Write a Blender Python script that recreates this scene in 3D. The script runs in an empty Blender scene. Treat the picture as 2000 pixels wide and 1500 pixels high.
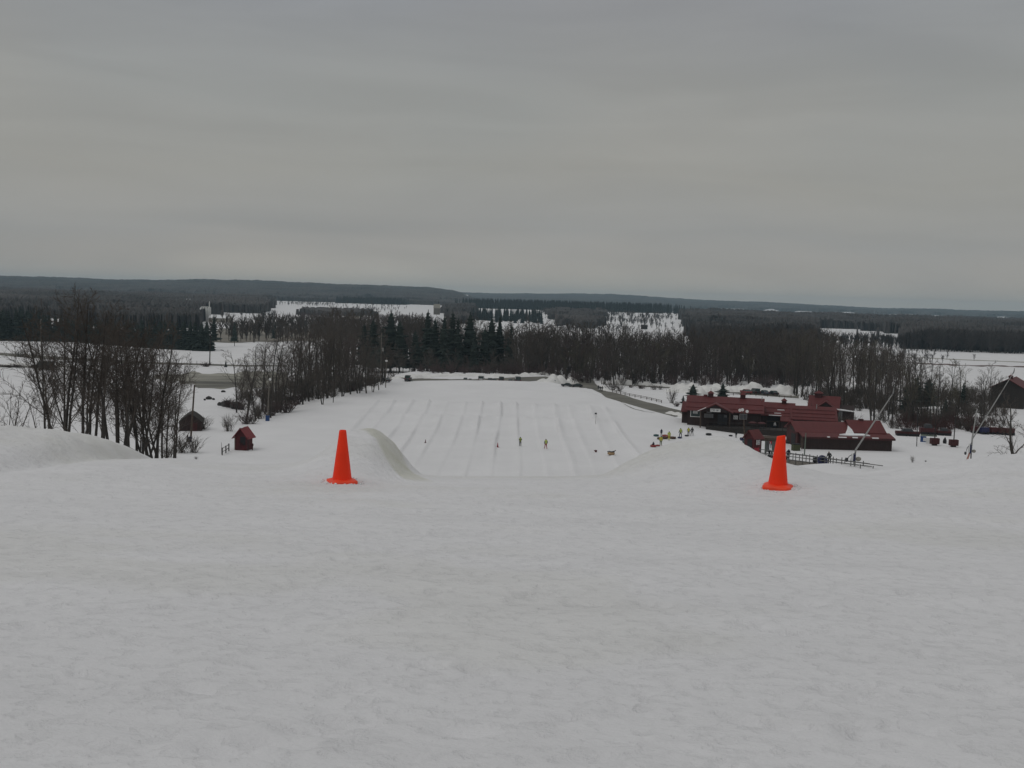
import bpy, math, random
import numpy as np
from mathutils import Vector, Matrix

SC = bpy.context.scene
COL = SC.collection
# ------------------------------------------------------------------ camera
F = 2000.0                       # focal length in photo pixels (photo is 2000 x 1500)
PITCH = math.radians(4.63)
ROLL = math.radians(1.6)
_r, _u = np.array([1., 0, 0]), np.array([0, math.sin(PITCH), math.cos(PITCH)])
FWD = np.array([0, math.cos(PITCH), -math.sin(PITCH)])
RGT = math.cos(ROLL) * _r + math.sin(ROLL) * _u
UPV = math.cos(ROLL) * _u - math.sin(ROLL) * _r
cam_d = bpy.data.cameras.new("camera")
cam = bpy.data.objects.new("camera", cam_d)
COL.objects.link(cam)
cam.matrix_world = Matrix((( RGT[0], UPV[0], -FWD[0], 0), (RGT[1], UPV[1], -FWD[1], 0), (RGT[2], UPV[2], -FWD[2], 0), (0, 0, 0, 1)))
cam_d.sensor_width = 36.0
cam_d.lens = 36.0 * F / 2000.0
cam_d.clip_start = 0.1
cam_d.clip_end = 40000
SC.camera = cam
SC.render.resolution_x, SC.render.resolution_y = 1024, 768
SC.render.engine = 'CYCLES'
SC.cycles.max_bounces = 6
SC.cycles.diffuse_bounces = 3
SC.cycles.glossy_bounces = 2
SC.cycles.volume_bounces = 0
SC.cycles.transparent_max_bounces = 8
SC.cycles.use_denoising = True
try:
    SC.cycles.denoiser = 'OPENIMAGEDENOISE'
except Exception:
    pass
SC.view_settings.view_transform = 'Standard'
SC.view_settings.look = 'None'
SC.view_settings.exposure = 0.0
SC.view_settings.gamma = 1.0
SC.view_settings.use_curve_mapping = False
# ------------------------------------------------------------------ overcast sky
SUN_EL, SUN_AZ = math.radians(58), math.radians(-105)       # azimuth measured from the view direction, left is negative
world = bpy.data.worlds.new("World")
SC.world = world
world.use_nodes = True
wn, wl = world.node_tree.nodes, world.node_tree.links
wn.clear()
def wnode(t, **kw):
    n = wn.new(t)
    for k, v in kw.items():
        setattr(n, k, v)
    return n
w_out = wnode('ShaderNodeOutputWorld')
nish = wnode('ShaderNodeTexSky', sky_type='NISHITA', sun_disc=False, sun_elevation=SUN_EL, sun_rotation=SUN_AZ)
bg1 = wnode('ShaderNodeBackground'); bg1.inputs['Strength'].default_value = 0.05
wl.new(nish.outputs[0], bg1.inputs[0])
tc = wnode('ShaderNodeTexCoord')
sep = wnode('ShaderNodeSeparateXYZ'); wl.new(tc.outputs['Generated'], sep.inputs[0])
# elevation ramp of the cloud deck (input = sin of elevation)
ramp = wnode('ShaderNodeValToRGB')
def srgb(r, g, b):
    f = lambda c: (c / 255 / 12.92) if c / 255 <= 0.04045 else ((c / 255 + 0.055) / 1.055) ** 2.4
    return (f(r), f(g), f(b), 1)
els = [(0.0, srgb(184, 177, 167)), (0.03, srgb(163, 159, 154)), (0.06, srgb(155, 154, 152)), (0.12, srgb(159, 157, 152)), (0.2, srgb(154, 153, 150)),
       (0.28, srgb(147, 147, 149)), (0.40, srgb(151, 151, 152)), (0.7, srgb(172, 173, 174)), (1.0, srgb(182, 183, 184))]
r_ = ramp.color_ramp
r_.elements[0].position, r_.elements[0].color = els[0]
r_.elements[1].position, r_.elements[1].color = els[-1]
for p_, c_ in els[1:-1]:
    e_ = r_.elements.new(p_); e_.color = c_
# wavy offset so that the layers are not ruler straight
mp0 = wnode('ShaderNodeMapping'); mp0.inputs['Scale'].default_value = (2.2, 2.2, 5.0); mp0.inputs['Rotation'].default_value = (0, math.radians(4), 0)
wl.new(tc.outputs['Generated'], mp0.inputs[0])
nz0 = wnode('ShaderNodeTexNoise'); nz0.inputs['Scale'].default_value = 1.0; nz0.inputs['Detail'].default_value = 3.0
wl.new(mp0.outputs[0], nz0.inputs['Vector'])
ma = wnode('ShaderNodeMath', operation='MULTIPLY_ADD'); wl.new(nz0.outputs[0], ma.inputs[0]); ma.inputs[1].default_value = 0.12; ma.inputs[2].default_value = -0.06
ad = wnode('ShaderNodeMath', operation='ADD'); wl.new(sep.outputs[2], ad.inputs[0]); wl.new(ma.outputs[0], ad.inputs[1])
wl.new(ad.outputs[0], ramp.inputs[0])
# streaks of stratus, stretched along the horizon
mp = wnode('ShaderNodeMapping'); mp.inputs['Scale'].default_value = (2.4, 2.4, 17.0); mp.inputs['Rotation'].default_value = (0, math.radians(6), 0)
wl.new(tc.outputs['Generated'], mp.inputs[0])
nz = wnode('ShaderNodeTexNoise'); nz.inputs['Scale'].default_value = 1.6; nz.inputs['Detail'].default_value = 7.0; nz.inputs['Roughness'].default_value = 0.5; nz.inputs['Distortion'].default_value = 0.5
wl.new(mp.outputs[0], nz.inputs['Vector'])
mr = wnode('ShaderNodeMapRange'); mr.inputs['From Min'].default_value = 0.25; mr.inputs['From Max'].default_value = 0.75
mr.inputs['To Min'].default_value = 0.935; mr.inputs['To Max'].default_value = 1.065
wl.new(nz.outputs[0], mr.inputs[0])
# broad warm and cool drift of the deck
nz2 = wnode('ShaderNodeTexNoise'); nz2.inputs['Scale'].default_value = 0.8; nz2.inputs['Detail'].default_value = 2.0
wl.new(mp0.outputs[0], nz2.inputs['Vector'])
tint = wnode('ShaderNodeValToRGB')
tint.color_ramp.elements[0].position = 0.32; tint.color_ramp.elements[0].color = (1.025, 1.0, 0.965, 1)
tint.color_ramp.elements[1].position = 0.66; tint.color_ramp.elements[1].color = (0.955, 0.985, 0.995, 1)
wl.new(nz2.outputs[0], tint.inputs[0])
mul = wnode('ShaderNodeVectorMath', operation='MULTIPLY'); wl.new(ramp.outputs[0], mul.inputs[0]); wl.new(tint.outputs[0], mul.inputs[1])
scl = wnode('ShaderNodeVectorMath', operation='SCALE'); wl.new(mul.outputs[0], scl.inputs[0]); wl.new(mr.outputs[0], scl.inputs['Scale'])
bg2 = wnode('ShaderNodeBackground'); bg2.inputs['Strength'].default_value = 1.0
wl.new(scl.outputs[0], bg2.inputs[0])
mix = wnode('ShaderNodeMixShader'); mix.inputs[0].default_value = 0.97
wl.new(bg1.outputs[0], mix.inputs[1]); wl.new(bg2.outputs[0], mix.inputs[2])
wl.new(mix.outputs[0], w_out.inputs[0])
sun_d = bpy.data.lights.new("sun", 'SUN'); sun_d.energy = 0.55; sun_d.angle = math.radians(40); sun_d.color = (1.0, 0.985, 0.96)
sun = bpy.data.objects.new("sun", sun_d); COL.objects.link(sun)
_sd = Vector((math.sin(SUN_AZ) * math.cos(SUN_EL), math.cos(SUN_AZ) * math.cos(SUN_EL), math.sin(SUN_EL)))
sun.rotation_euler = _sd.to_track_quat('Z', 'Y').to_euler()

# ------------------------------------------------------------------ noise
def _hash(ix, iy, seed):
    h = (ix.astype(np.int64) * 374761393 + iy.astype(np.int64) * 668265263 + seed * 2246822519) & 0xFFFFFFFF
    h = ((h ^ (h >> 13)) * 1274126177) & 0xFFFFFFFF
    return ((h ^ (h >> 16)) & 0xFFFF) / 65535.0
def vnoise(x, y, seed=0):
    x = np.asarray(x, float); y = np.asarray(y, float)
    ix, iy = np.floor(x), np.floor(y)
    fx, fy = x - ix, y - iy
    fx = fx * fx * (3 - 2 * fx); fy = fy * fy * (3 - 2 * fy)
    a, b = _hash(ix, iy, seed), _hash(ix + 1, iy, seed)
    c, d = _hash(ix, iy + 1, seed), _hash(ix + 1, iy + 1, seed)
    return (a * (1 - fx) + b * fx) * (1 - fy) + (c * (1 - fx) + d * fx) * fy
def fbm(x, y, seed=0, n=4):
    s, a, t = 0, 0.5, 0
    for i in range(n):
        s = s + a * (vnoise(x * 2 ** i, y * 2 ** i, seed + 17 * i) - 0.5); a *= 0.5
    return s
def sst(a, b, x):
    t = np.clip((np.asarray(x, float) - a) / (b - a), 0, 1)
    return t * t * (3 - 2 * t)
def gau(x, s):
    return np.exp(-(np.asarray(x, float) / s) ** 2)

# ------------------------------------------------------------------ the land
_py = np.arange(-60, 140, 0.25)
_pz = np.interp(_py, [-60, 0, 3, 14, 16, 17, 18, 20, 24, 40, 60, 80, 100, 115, 130],
                [-2.2, -1.62, -1.66, -2.50, -2.74, -2.93, -3.15, -3.62, -4.75, -10.0, -16.2, -21.2, -24.7, -25.8, -26.0])
_k = np.exp(-(np.arange(-8, 9) * 0.25 / 0.8) ** 2); _k /= _k.sum()
_pz = np.convolve(np.pad(_pz, 8, mode='edge'), _k, 'valid')
# shape of the snow banks at the brink: photo column -> row of their crest
CREST = np.array([(-700, 815), (-400, 822), (-150, 830), (0, 831), (60, 829), (110, 840), (180, 849), (240, 867), (268, 886), (300, 896), (335, 893), (365, 896), (420, 902),
    (500, 906), (560, 905), (600, 899), (626, 887), (644, 867), (660, 848), (690, 839), (722, 836), (745, 841), (775, 869), (800, 905), (822, 928), (900, 930), (1000, 930),
    (1100, 930), (1180, 927), (1230, 898), (1280, 874), (1330, 861), (1380, 854), (1412, 851), (1440, 854), (1460, 867), (1480, 884), (1500, 893), (1530, 902),
    (1570, 913), (1620, 925), (1650, 928), (1700, 920), (1750, 913), (1800, 906), (1850, 901), (1888, 897), (1940, 890), (2000, 884), (2200, 872), (2500, 868), (2900, 868)], float)
_bx = np.arange(-16.0, 16.01, 0.06)
_bump = np.zeros_like(_bx)
LANES = [1.4 + 4.05 * k for k in range(-8, 6)]
def _px(X, Y):
    return 1000 + 2000 * X / np.maximum(Y, 1e-3)
RIDGE1 = np.array([(-800, 20), (-300, 30), (0, 42), (100, 44), (200, 42), (300, 44), (350, 48), (400, 52), (450, 53), (500, 51), (600, 50), (700, 48), (800, 45), (850, 44), (880, 37), (905, 22), (930, 4), (960, -14), (1200, -14)], float)
RIDGE2 = np.array([(-800, 20), (600, 30), (880, 46), (950, 40), (1000, 45), (1100, 51), (1200, 58), (1300, 44), (1400, 38), (1500, 37), (1600, 28), (1700, 20), (1800, 22), (1900, 21), (2000, 22), (2300, 26), (2800, 20)], float)
def land(X, Y):
    X = np.asarray(X, float); Y = np.asarray(Y, float)
    Yb = 115 + 70 * sst(16, 44, X) + 55 * sst(-14, -40, X)
    Ye = np.where(Y < 17, Y, 17 + (Y - 17) * 113.0 / (Yb - 17 + 15))
    z = np.interp(np.clip(Ye, -60, 139), _py, _pz)
    # banks at the brink
    gs = 12.4 - 3.6 * sst(-3.4, -5.6, X) - 2.2 * sst(3.0, 5.5, X)
    g = sst(0, 1, (Y - gs) / (17.6 - gs)) * (1 - sst(19.5, 34, Y))
    z = z + np.interp(X * 17.8 / np.maximum(np.where(Y > 17.8, 17.8 + (Y - 17.8) * 0.35, 17.8), 1), _bx, _bump) * g
    near = 1 - sst(22, 40, Y)
    z = z + g * np.clip(np.interp(X * 17.8 / np.maximum(Y, 1), _bx, _bump), 0, .8) * (0.26 * fbm(X / .6, Y / .8, 51, 4) + 0.06 * fbm(X / .18, Y / .22, 53, 3))
    z = z + near * (0.035 * fbm(X / 1.6, Y / 1.1, 3, 3) + 0.03 * fbm(X / 0.5, Y / 0.22, 5, 3) * (1 - 0.5 * sst(8, 14, Y)))
    # right hand hill shoulder that carries the lift
    z = z + 2.6 * np.exp(-((X - 46) / 17) ** 2 - ((Y - 133) / 24) ** 2)
    far = sst(40, 80, Y)
    z = z + far * (0.25 * fbm(X / 25, Y / 25, 9, 3))
    # the tubing run-out: rising a little to its far edge and dropping to the parking behind it
    xr = np.interp(Y, [150, 225, 240, 262, 290, 400], [60, 40, 33, 24, 14, 14])
    xl = np.interp(Y, [150, 230, 290, 400], [-60, -48, -37, -37])
    m = sst(xr + 5, xr - 4, X) * sst(xl - 6, xl + 6, X)
    z = z + 3.5 * sst(185, 288, Y) * (1 - 0.42 * sst(289, 297, Y) - 0.58 * sst(335, 365, Y)) * m
    # lanes between low snow ridges, with steps across them
    lm = sst(95, 120, Y) * (1 - sst(236, 241, Y))
    if np.any(lm > 0):
        acc = np.zeros_like(z)
        for i, lx in enumerate(LANES):
            wob = 0.35 * (vnoise(Y / 17.0, Y * 0 + i * 7.3, 21) - 0.5) + 0.9 * (vnoise(Y / 55.0, Y * 0 + i * 3.1, 22) - 0.5)
            hgt = 0.10 + 0.55 * vnoise(Y / 16.0, Y * 0 + i * 5.7, 23) ** 1.5
            d = X - (lx + wob)
            sg = 1 if i < 9 else -1
            acc = acc + hgt * np.where(d * sg < 0, np.exp(-(d / 0.85) ** 2), np.exp(-(d / 0.28) ** 2))
            acc = acc + 0.12 * np.exp(-((d - 2.0) / 0.8) ** 2) * (vnoise(Y / 9.0, Y * 0 + i * 2.9, 24) - .5)
        z = z + acc * lm * (0.6 + 0.6 * sst(165, 215, Y))
        xm = sst(-32, -24, X) * (1 - sst(18, 24, X))
        z = z + 0.55 * xm * sst(205, 216, Y) * (1 - sst(217.5, 219.5, Y + 1.2 * np.sin(X * 1.55))) + 0.6 * xm * sst(222, 234, Y) * (1 - sst(236, 238, Y))
    # left field a little uneven, ditch banks
    # country beyond
    px = _px(X, Y)
    z = z + 12 * sst(650, 1900, Y) + 0.8 * fbm(X / 140, Y / 140, 11, 3) * sst(420, 900, Y)
    z = z - 5 * sst(1330, 1450, px) * sst(900, 1900, Y) * (1 - sst(3600, 5600, Y))
    z = z + (np.interp(px, RIDGE1[:, 0], RIDGE1[:, 1]) - 12 + 14) * sst(2300, 4200, Y) * (1 - sst(4300, 5600, Y)) * 1.0
    z = np.where(Y > 4300, np.maximum(z, -14 + (np.interp(px, RIDGE2[:, 0], RIDGE2[:, 1]) - 12 + 14) * sst(4000, 6200, Y) * (1 - 0.5 * sst(6300, 9000, Y))), z)
    z = z + (7 * fbm(X / 500, Y / 500, 13, 3) + 6 * fbm(X / 190, Y / 400, 15, 3)) * sst(2400, 4000, Y)
    return z
def project(X, Y, Z):
    dx = X * RGT[0] + Y * RGT[1] + Z * RGT[2]
    dy = X * UPV[0] + Y * UPV[1] + Z * UPV[2]
    dz = X * FWD[0] + Y * FWD[1] + Z * FWD[2]
    return 1000 + F * dx / dz, 750 - F * dy / dz
# settle the bank heights so that their crests stand where they do in the photograph
for _it in range(16):
    cp = np.arange(-500, 2501, 6.0)
    yy = np.arange(12.5, 26, 0.15)
    A = (cp - 1000) / 2000.0
    XX = A[:, None] * yy[None, :]; YY = np.broadcast_to(yy[None, :], XX.shape)
    ZZ = land(XX, YY)
    pxx, pyy = project(XX, YY, ZZ)
    j = np.argmin(pyy, axis=1); ii = np.arange(len(cp))
    err = pyy[ii, j] - np.interp(pxx[ii, j], CREST[:, 0], CREST[:, 1])
    dz_ = err * yy[j] / 2000.0
    xs = A * np.minimum(yy[j], 17.8); o_ = np.argsort(xs)
    _bump = np.maximum(_bump + 0.45 * np.interp(_bx, xs[o_], dz_[o_]), -0.04)
    _bump = np.convolve(np.pad(_bump, 2, mode='edge'), [0.1, 0.2, 0.4, 0.2, 0.1], 'valid')
_ys = np.geomspace(42, 8800, 1500)
def hit(px, py):
    d = FWD + (px - 1000) / F * RGT + (750 - py) / F * UPV
    x, z = d[0] / d[1] * _ys, d[2] / d[1] * _ys
    g = z - land(x, _ys)
    k = np.nonzero(g < 0)[0]
    if len(k) == 0:
        Y = _ys[-1]
    elif k[0] == 0:
        Y = _ys[0]
    else:
        i = k[0]; t = g[i - 1] / (g[i - 1] - g[i]); Y = _ys[i - 1] + t * (_ys[i] - _ys[i - 1])
    return Vector((d[0] / d[1] * Y, Y, float(land(d[0] / d[1] * Y, Y))))
def at(px, py, Y):
    d = FWD + (px - 1000) / F * RGT + (750 - py) / F * UPV
    return Vector(d / d[1] * Y)
def gz(x, y):
    return float(land(x, y))
def on(px, Y):
    """ground point below photo column px at depth Y"""
    X = (px - 1000) / F * Y
    for _ in range(3):
        z = gz(X, Y); q, _y = project(X, Y, z); X += (px - q) / F * Y
    return Vector((X, Y, gz(X, Y)))

# ------------------------------------------------------------------ materials
def mat(name, col, rough=0.7, var=0.0, vscale=2.0, bump=0.0, bscale=20.0, metal=0.0, stretch=None, spec=0.3):
    m = bpy.data.materials.new(name); m.use_nodes = True
    n, l = m.node_tree.nodes, m.node_tree.links
    b = n['Principled BSDF']
    b.inputs['Base Color'].default_value = (*col, 1); b.inputs['Roughness'].default_value = rough; b.inputs['Metallic'].default_value = metal
    b.inputs['Specular IOR Level'].default_value = spec
    if var or bump:
        t = n.new('ShaderNodeTexCoord'); src = t.outputs['Object']
        if stretch:
            mp = n.new('ShaderNodeMapping'); mp.inputs['Scale'].default_value = stretch; l.new(src, mp.inputs[0]); src = mp.outputs[0]
    if var:
        z = n.new('ShaderNodeTexNoise'); z.inputs['Scale'].default_value = vscale; z.inputs['Detail'].default_value = 5; l.new(src, z.inputs['Vector'])
        r = n.new('ShaderNodeMapRange'); r.inputs['From Min'].default_value = 0.3; r.inputs['From Max'].default_value = 0.7
        r.inputs['To Min'].default_value = 1 - var; r.inputs['To Max'].default_value = 1 + var; l.new(z.outputs[0], r.inputs[0])
        x = n.new('ShaderNodeVectorMath'); x.operation = 'SCALE'; x.inputs[0].default_value = col; l.new(r.outputs[0], x.inputs['Scale'])
        l.new(x.outputs[0], b.inputs['Base Color'])
    if bump:
        z = n.new('ShaderNodeTexNoise'); z.inputs['Scale'].default_value = bscale; z.inputs['Detail'].default_value = 4; l.new(src, z.inputs['Vector'])
        u = n.new('ShaderNodeBump'); u.inputs['Strength'].default_value = bump; u.inputs['Distance'].default_value = 0.05; l.new(z.outputs[0], u.inputs['Height']); l.new(u.outputs[0], b.inputs['Normal'])
    return m
def snow_material(name, near):
    m = bpy.data.materials.new(name); m.use_nodes = True
    n, l = m.node_tree.nodes, m.node_tree.links
    b = n['Principled BSDF']; b.inputs['Roughness'].default_value = 0.75; b.inputs['Specular IOR Level'].default_value = 0.15
    t = n.new('ShaderNodeTexCoord')
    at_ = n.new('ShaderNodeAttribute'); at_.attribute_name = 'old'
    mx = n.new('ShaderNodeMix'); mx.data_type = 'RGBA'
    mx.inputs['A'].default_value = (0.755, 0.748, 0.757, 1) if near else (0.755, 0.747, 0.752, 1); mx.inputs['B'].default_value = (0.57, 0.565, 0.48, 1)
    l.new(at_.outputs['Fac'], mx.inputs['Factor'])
    mp = n.new('ShaderNodeMapping'); mp.inputs['Scale'].default_value = (0.45, 1.5, 1.5) if near else (0.12, 0.12, 0.12); l.new(t.outputs['Object'], mp.inputs[0])
    z = n.new('ShaderNodeTexNoise'); z.inputs['Scale'].default_value = 1.0; z.inputs['Detail'].default_value = 9; z.inputs['Roughness'].default_value = 0.6; l.new(mp.outputs[0], z.inputs['Vector'])
    r = n.new('ShaderNodeMapRange'); r.inputs['From Min'].default_value = 0.3; r.inputs['From Max'].default_value = 0.7; r.inputs['To Min'].default_value = 0.955; r.inputs['To Max'].default_value = 1.035
    l.new(z.outputs[0], r.inputs[0])
    x = n.new('ShaderNodeVectorMath'); x.operation = 'SCALE'; l.new(mx.outputs['Result'], x.inputs[0]); l.new(r.outputs[0], x.inputs['Scale'])
    l.new(x.outputs[0], b.inputs['Base Color'])
    if near:
        mp2 = n.new('ShaderNodeMapping'); mp2.inputs['Scale'].default_value = (2.6, 4.2, 4.2); l.new(t.outputs['Object'], mp2.inputs[0])
        z2 = n.new('ShaderNodeTexNoise'); z2.inputs['Scale'].default_value = 2.0; z2.inputs['Detail'].default_value = 8; z2.inputs['Roughness'].default_value = 0.62; l.new(mp2.outputs[0], z2.inputs['Vector'])
        mp3 = n.new('ShaderNodeMapping'); mp3.inputs['Scale'].default_value = (8.5, 9.5, 9.5); l.new(t.outputs['Object'], mp3.inputs[0])
        z3 = n.new('ShaderNodeTexNoise'); z3.inputs['Scale'].default_value = 1.0; z3.inputs['Detail'].default_value = 6; z3.inputs['Roughness'].default_value = 0.6; z3.inputs['Distortion'].default_value = 0.25; l.new(mp3.outputs[0], z3.inputs['Vector'])
        # scattered pits: only the low end of the noise digs in
        pit = n.new('ShaderNodeMapRange'); pit.inputs['From Min'].default_value = 0.25; pit.inputs['From Max'].default_value = 0.48; l.new(z3.outputs[0], pit.inputs[0])
        sm = n.new('ShaderNodeMath'); sm.operation = 'MULTIPLY_ADD'; l.new(pit.outputs[0], sm.inputs[0]); sm.inputs[1].default_value = 0.30; l.new(z2.outputs[0], sm.inputs[2])
        u = n.new('ShaderNodeBump'); u.inputs['Strength'].default_value = 0.75; u.inputs['Distance'].default_value = 0.045; l.new(sm.outputs[0], u.inputs['Height'])
        l.new(u.outputs[0], b.inputs['Normal'])
        g3 = n.new('ShaderNodeMapRange'); g3.inputs['From Min'].default_value = 0.0; g3.inputs['From Max'].default_value = 1.0; g3.inputs['To Min'].default_value = 0.955; g3.inputs['To Max'].default_value = 1.0; l.new(pit.outputs[0], g3.inputs[0])
        x2 = n.new('ShaderNodeVectorMath'); x2.operation = 'SCALE'; l.new(x.outputs[0], x2.inputs[0]); l.new(g3.outputs[0], x2.inputs['Scale']); l.new(x2.outputs[0], b.inputs['Base Color'])
    return m
M_SNOWN = snow_material('snow_near', True)
M_SNOWF = snow_material('snow_far', False)

# ------------------------------------------------------------------ ground sheet
def mesh_from(name, V, Fq, m, smooth=True, attr=None):
    me = bpy.data.meshes.new(name)
    V = np.asarray(V, np.float32); Fq = np.asarray(Fq, np.int32)
    k = Fq.shape[1]
    me.vertices.add(len(V)); me.vertices.foreach_set('co', V.ravel())
    me.loops.add(Fq.size); me.loops.foreach_set('vertex_index', Fq.ravel())
    me.polygons.add(len(Fq)); me.polygons.foreach_set('loop_start', np.arange(0, Fq.size, k, dtype=np.int32))
    me.polygons.foreach_set('use_smooth', np.full(len(Fq), smooth))
    if attr is not None:
        a = me.attributes.new('old', 'FLOAT', 'POINT'); a.data.foreach_set('value', np.asarray(attr, np.float32))
    me.update(calc_edges=True)
    if m: me.materials.append(m)
    o = bpy.data.objects.new(name, me); COL.objects.link(o)
    return o
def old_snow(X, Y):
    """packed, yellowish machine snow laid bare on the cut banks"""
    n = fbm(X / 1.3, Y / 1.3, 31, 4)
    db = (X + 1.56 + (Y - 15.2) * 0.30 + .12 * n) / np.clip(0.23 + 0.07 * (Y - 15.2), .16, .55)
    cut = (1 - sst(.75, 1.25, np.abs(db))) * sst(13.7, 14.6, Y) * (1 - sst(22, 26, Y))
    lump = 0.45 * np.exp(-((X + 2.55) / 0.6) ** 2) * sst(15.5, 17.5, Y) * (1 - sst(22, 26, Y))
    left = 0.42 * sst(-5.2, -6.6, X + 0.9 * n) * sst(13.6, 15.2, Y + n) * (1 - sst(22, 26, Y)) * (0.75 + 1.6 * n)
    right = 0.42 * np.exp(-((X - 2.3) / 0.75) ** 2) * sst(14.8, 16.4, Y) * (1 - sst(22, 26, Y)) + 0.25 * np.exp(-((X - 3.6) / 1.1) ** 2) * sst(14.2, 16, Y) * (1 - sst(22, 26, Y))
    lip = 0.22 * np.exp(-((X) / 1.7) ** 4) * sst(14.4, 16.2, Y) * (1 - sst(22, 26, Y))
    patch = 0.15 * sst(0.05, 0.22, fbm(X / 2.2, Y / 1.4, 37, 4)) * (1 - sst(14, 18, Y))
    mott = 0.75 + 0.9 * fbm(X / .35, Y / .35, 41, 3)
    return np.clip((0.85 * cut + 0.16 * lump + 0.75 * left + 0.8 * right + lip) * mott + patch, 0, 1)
_az = np.radians(np.concatenate([np.arange(-180, -36, 4.0), np.arange(-36, -14, 0.1), np.arange(-14, 14, 0.06), np.arange(14, 36, 0.1), np.arange(36, 180.01, 4.0)]))
def rings(r0, r1, k):
    n = max(2, int(math.log(r1 / r0) / k)); return np.geomspace(r0, r1, n)
_rn = random.Random(5)
DENTS = []
for i in range(240):
    y = _rn.uniform(3.2, 12.5); x = _rn.uniform(-0.52, 0.52) * y
    DENTS.append((x, y, _rn.uniform(0.04, 0.20), _rn.uniform(0.025, 0.06), _rn.uniform(-0.5, 0.5), _rn.uniform(0.008, 0.03)))
for (px, py) in [(540, 1450), (900, 1430), (1690, 1430), (1800, 1425), (1925, 1350), (60, 1225), (600, 1430), (450, 1455), (430, 1470), (1140, 1178), (1280, 1182), (1480, 1105), (820, 1200)]:
    d = FWD + (px - 1000) / F * RGT + (750 - py) / F * UPV
    y = 3.9
    for _ in range(6): y = -gz(d[0] / d[1] * y, y) / -d[2] * d[1] if d[2] < 0 else y
    DENTS.append((d[0] / d[1] * y, y, 0.13, 0.06, _rn.uniform(-.5, .5), 0.03))
def near_detail(X, Y):
    z = np.zeros_like(X)
    for (x, y, a, b, th, dp) in DENTS:
        c, s = math.cos(th), math.sin(th); dx, dy = X - x, Y - y
        u, v = (dx * c + dy * s) / a, (-dx * s + dy * c) / b
        q = u * u + v * v
        z += -dp * np.exp(-q) + 0.35 * dp * np.exp(-(np.sqrt(q) - 1.6) ** 2 * 4)
    # comb marks of the groomer at the foot of the cut
    cm = np.exp(-((X + 1.5) / 0.24) ** 2) * sst(13.6, 14.2, Y) * (1 - sst(15.6, 16.3, Y))
    z += 0.010 * cm * (1 - sst(14.4, 15.0, Y)) * np.sin((X * 0.8 + Y * 0.25) * 75)
    z += 0.05 * np.exp(-((X + 2.1) / .8) ** 2) * sst(14, 16, Y) * (1 - sst(19, 22, Y)) * fbm(X / .3, Y / .5, 43, 3)
    return z
def sheet(name, R, m, old=False):
    X = R[:, None] * np.sin(_az)[None, :]; Y = R[:, None] * np.cos(_az)[None, :]
    Z = land(X, Y)
    if old: Z = Z + near_detail(X, Y)
    V = np.stack([X, Y, Z], -1).reshape(-1, 3)
    nr, na = len(R), len(_az)
    i = np.arange(nr - 1)[:, None] * na + np.arange(na - 1)[None, :]
    Fq = np.stack([i, i + 1, i + na + 1, i + na], -1).reshape(-1, 4)[:, ::-1]
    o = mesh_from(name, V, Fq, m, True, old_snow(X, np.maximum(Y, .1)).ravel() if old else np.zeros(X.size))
    o['kind'] = 'structure'
    return o
R1 = np.concatenate([np.geomspace(0.02, 2.5, 16)[:-1], rings(2.5, 30, 0.0085)])
R2 = np.concatenate([rings(30, 100, 0.016)[:-1], rings(100, 320, 0.0085)[:-1], rings(320, 1500, 0.025)])
R3 = rings(1500, 9000, 0.03)
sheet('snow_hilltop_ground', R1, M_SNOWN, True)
sheet('snow_field', R2, M_SNOWF)
sheet('hills', R3, M_SNOWF)
# thin winter air
hz_m = bpy.data.materials.new('haze'); hz_m.use_nodes = True
hn, hl = hz_m.node_tree.nodes, hz_m.node_tree.links
hn.remove(hn['Principled BSDF'])
pv = hn.new('ShaderNodeVolumePrincipled'); pv.inputs['Density'].default_value = 1.2e-4; pv.inputs['Color'].default_value = (0.60, 0.84, 1.0, 1); pv.inputs['Anisotropy'].default_value = 0.0
hl.new(pv.outputs[0], hn['Material Output'].inputs['Volume'])
try: hz_m.cycles.homogeneous_volume = True
except Exception: pass
def box_obj(name, a, b, m):
    V = [(x, y, z) for z in (a[2], b[2]) for y in (a[1], b[1]) for x in (a[0], b[0])]
    Fq = [(0, 2, 3, 1), (4, 5, 7, 6), (0, 1, 5, 4), (2, 6, 7, 3), (0, 4, 6, 2), (1, 3, 7, 5)]
    return mesh_from(name, V, Fq, m, False)
hz = box_obj('haze', (-9500, -9500, -60), (9500, 9500, 110), hz_m); hz['kind'] = 'stuff'

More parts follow.
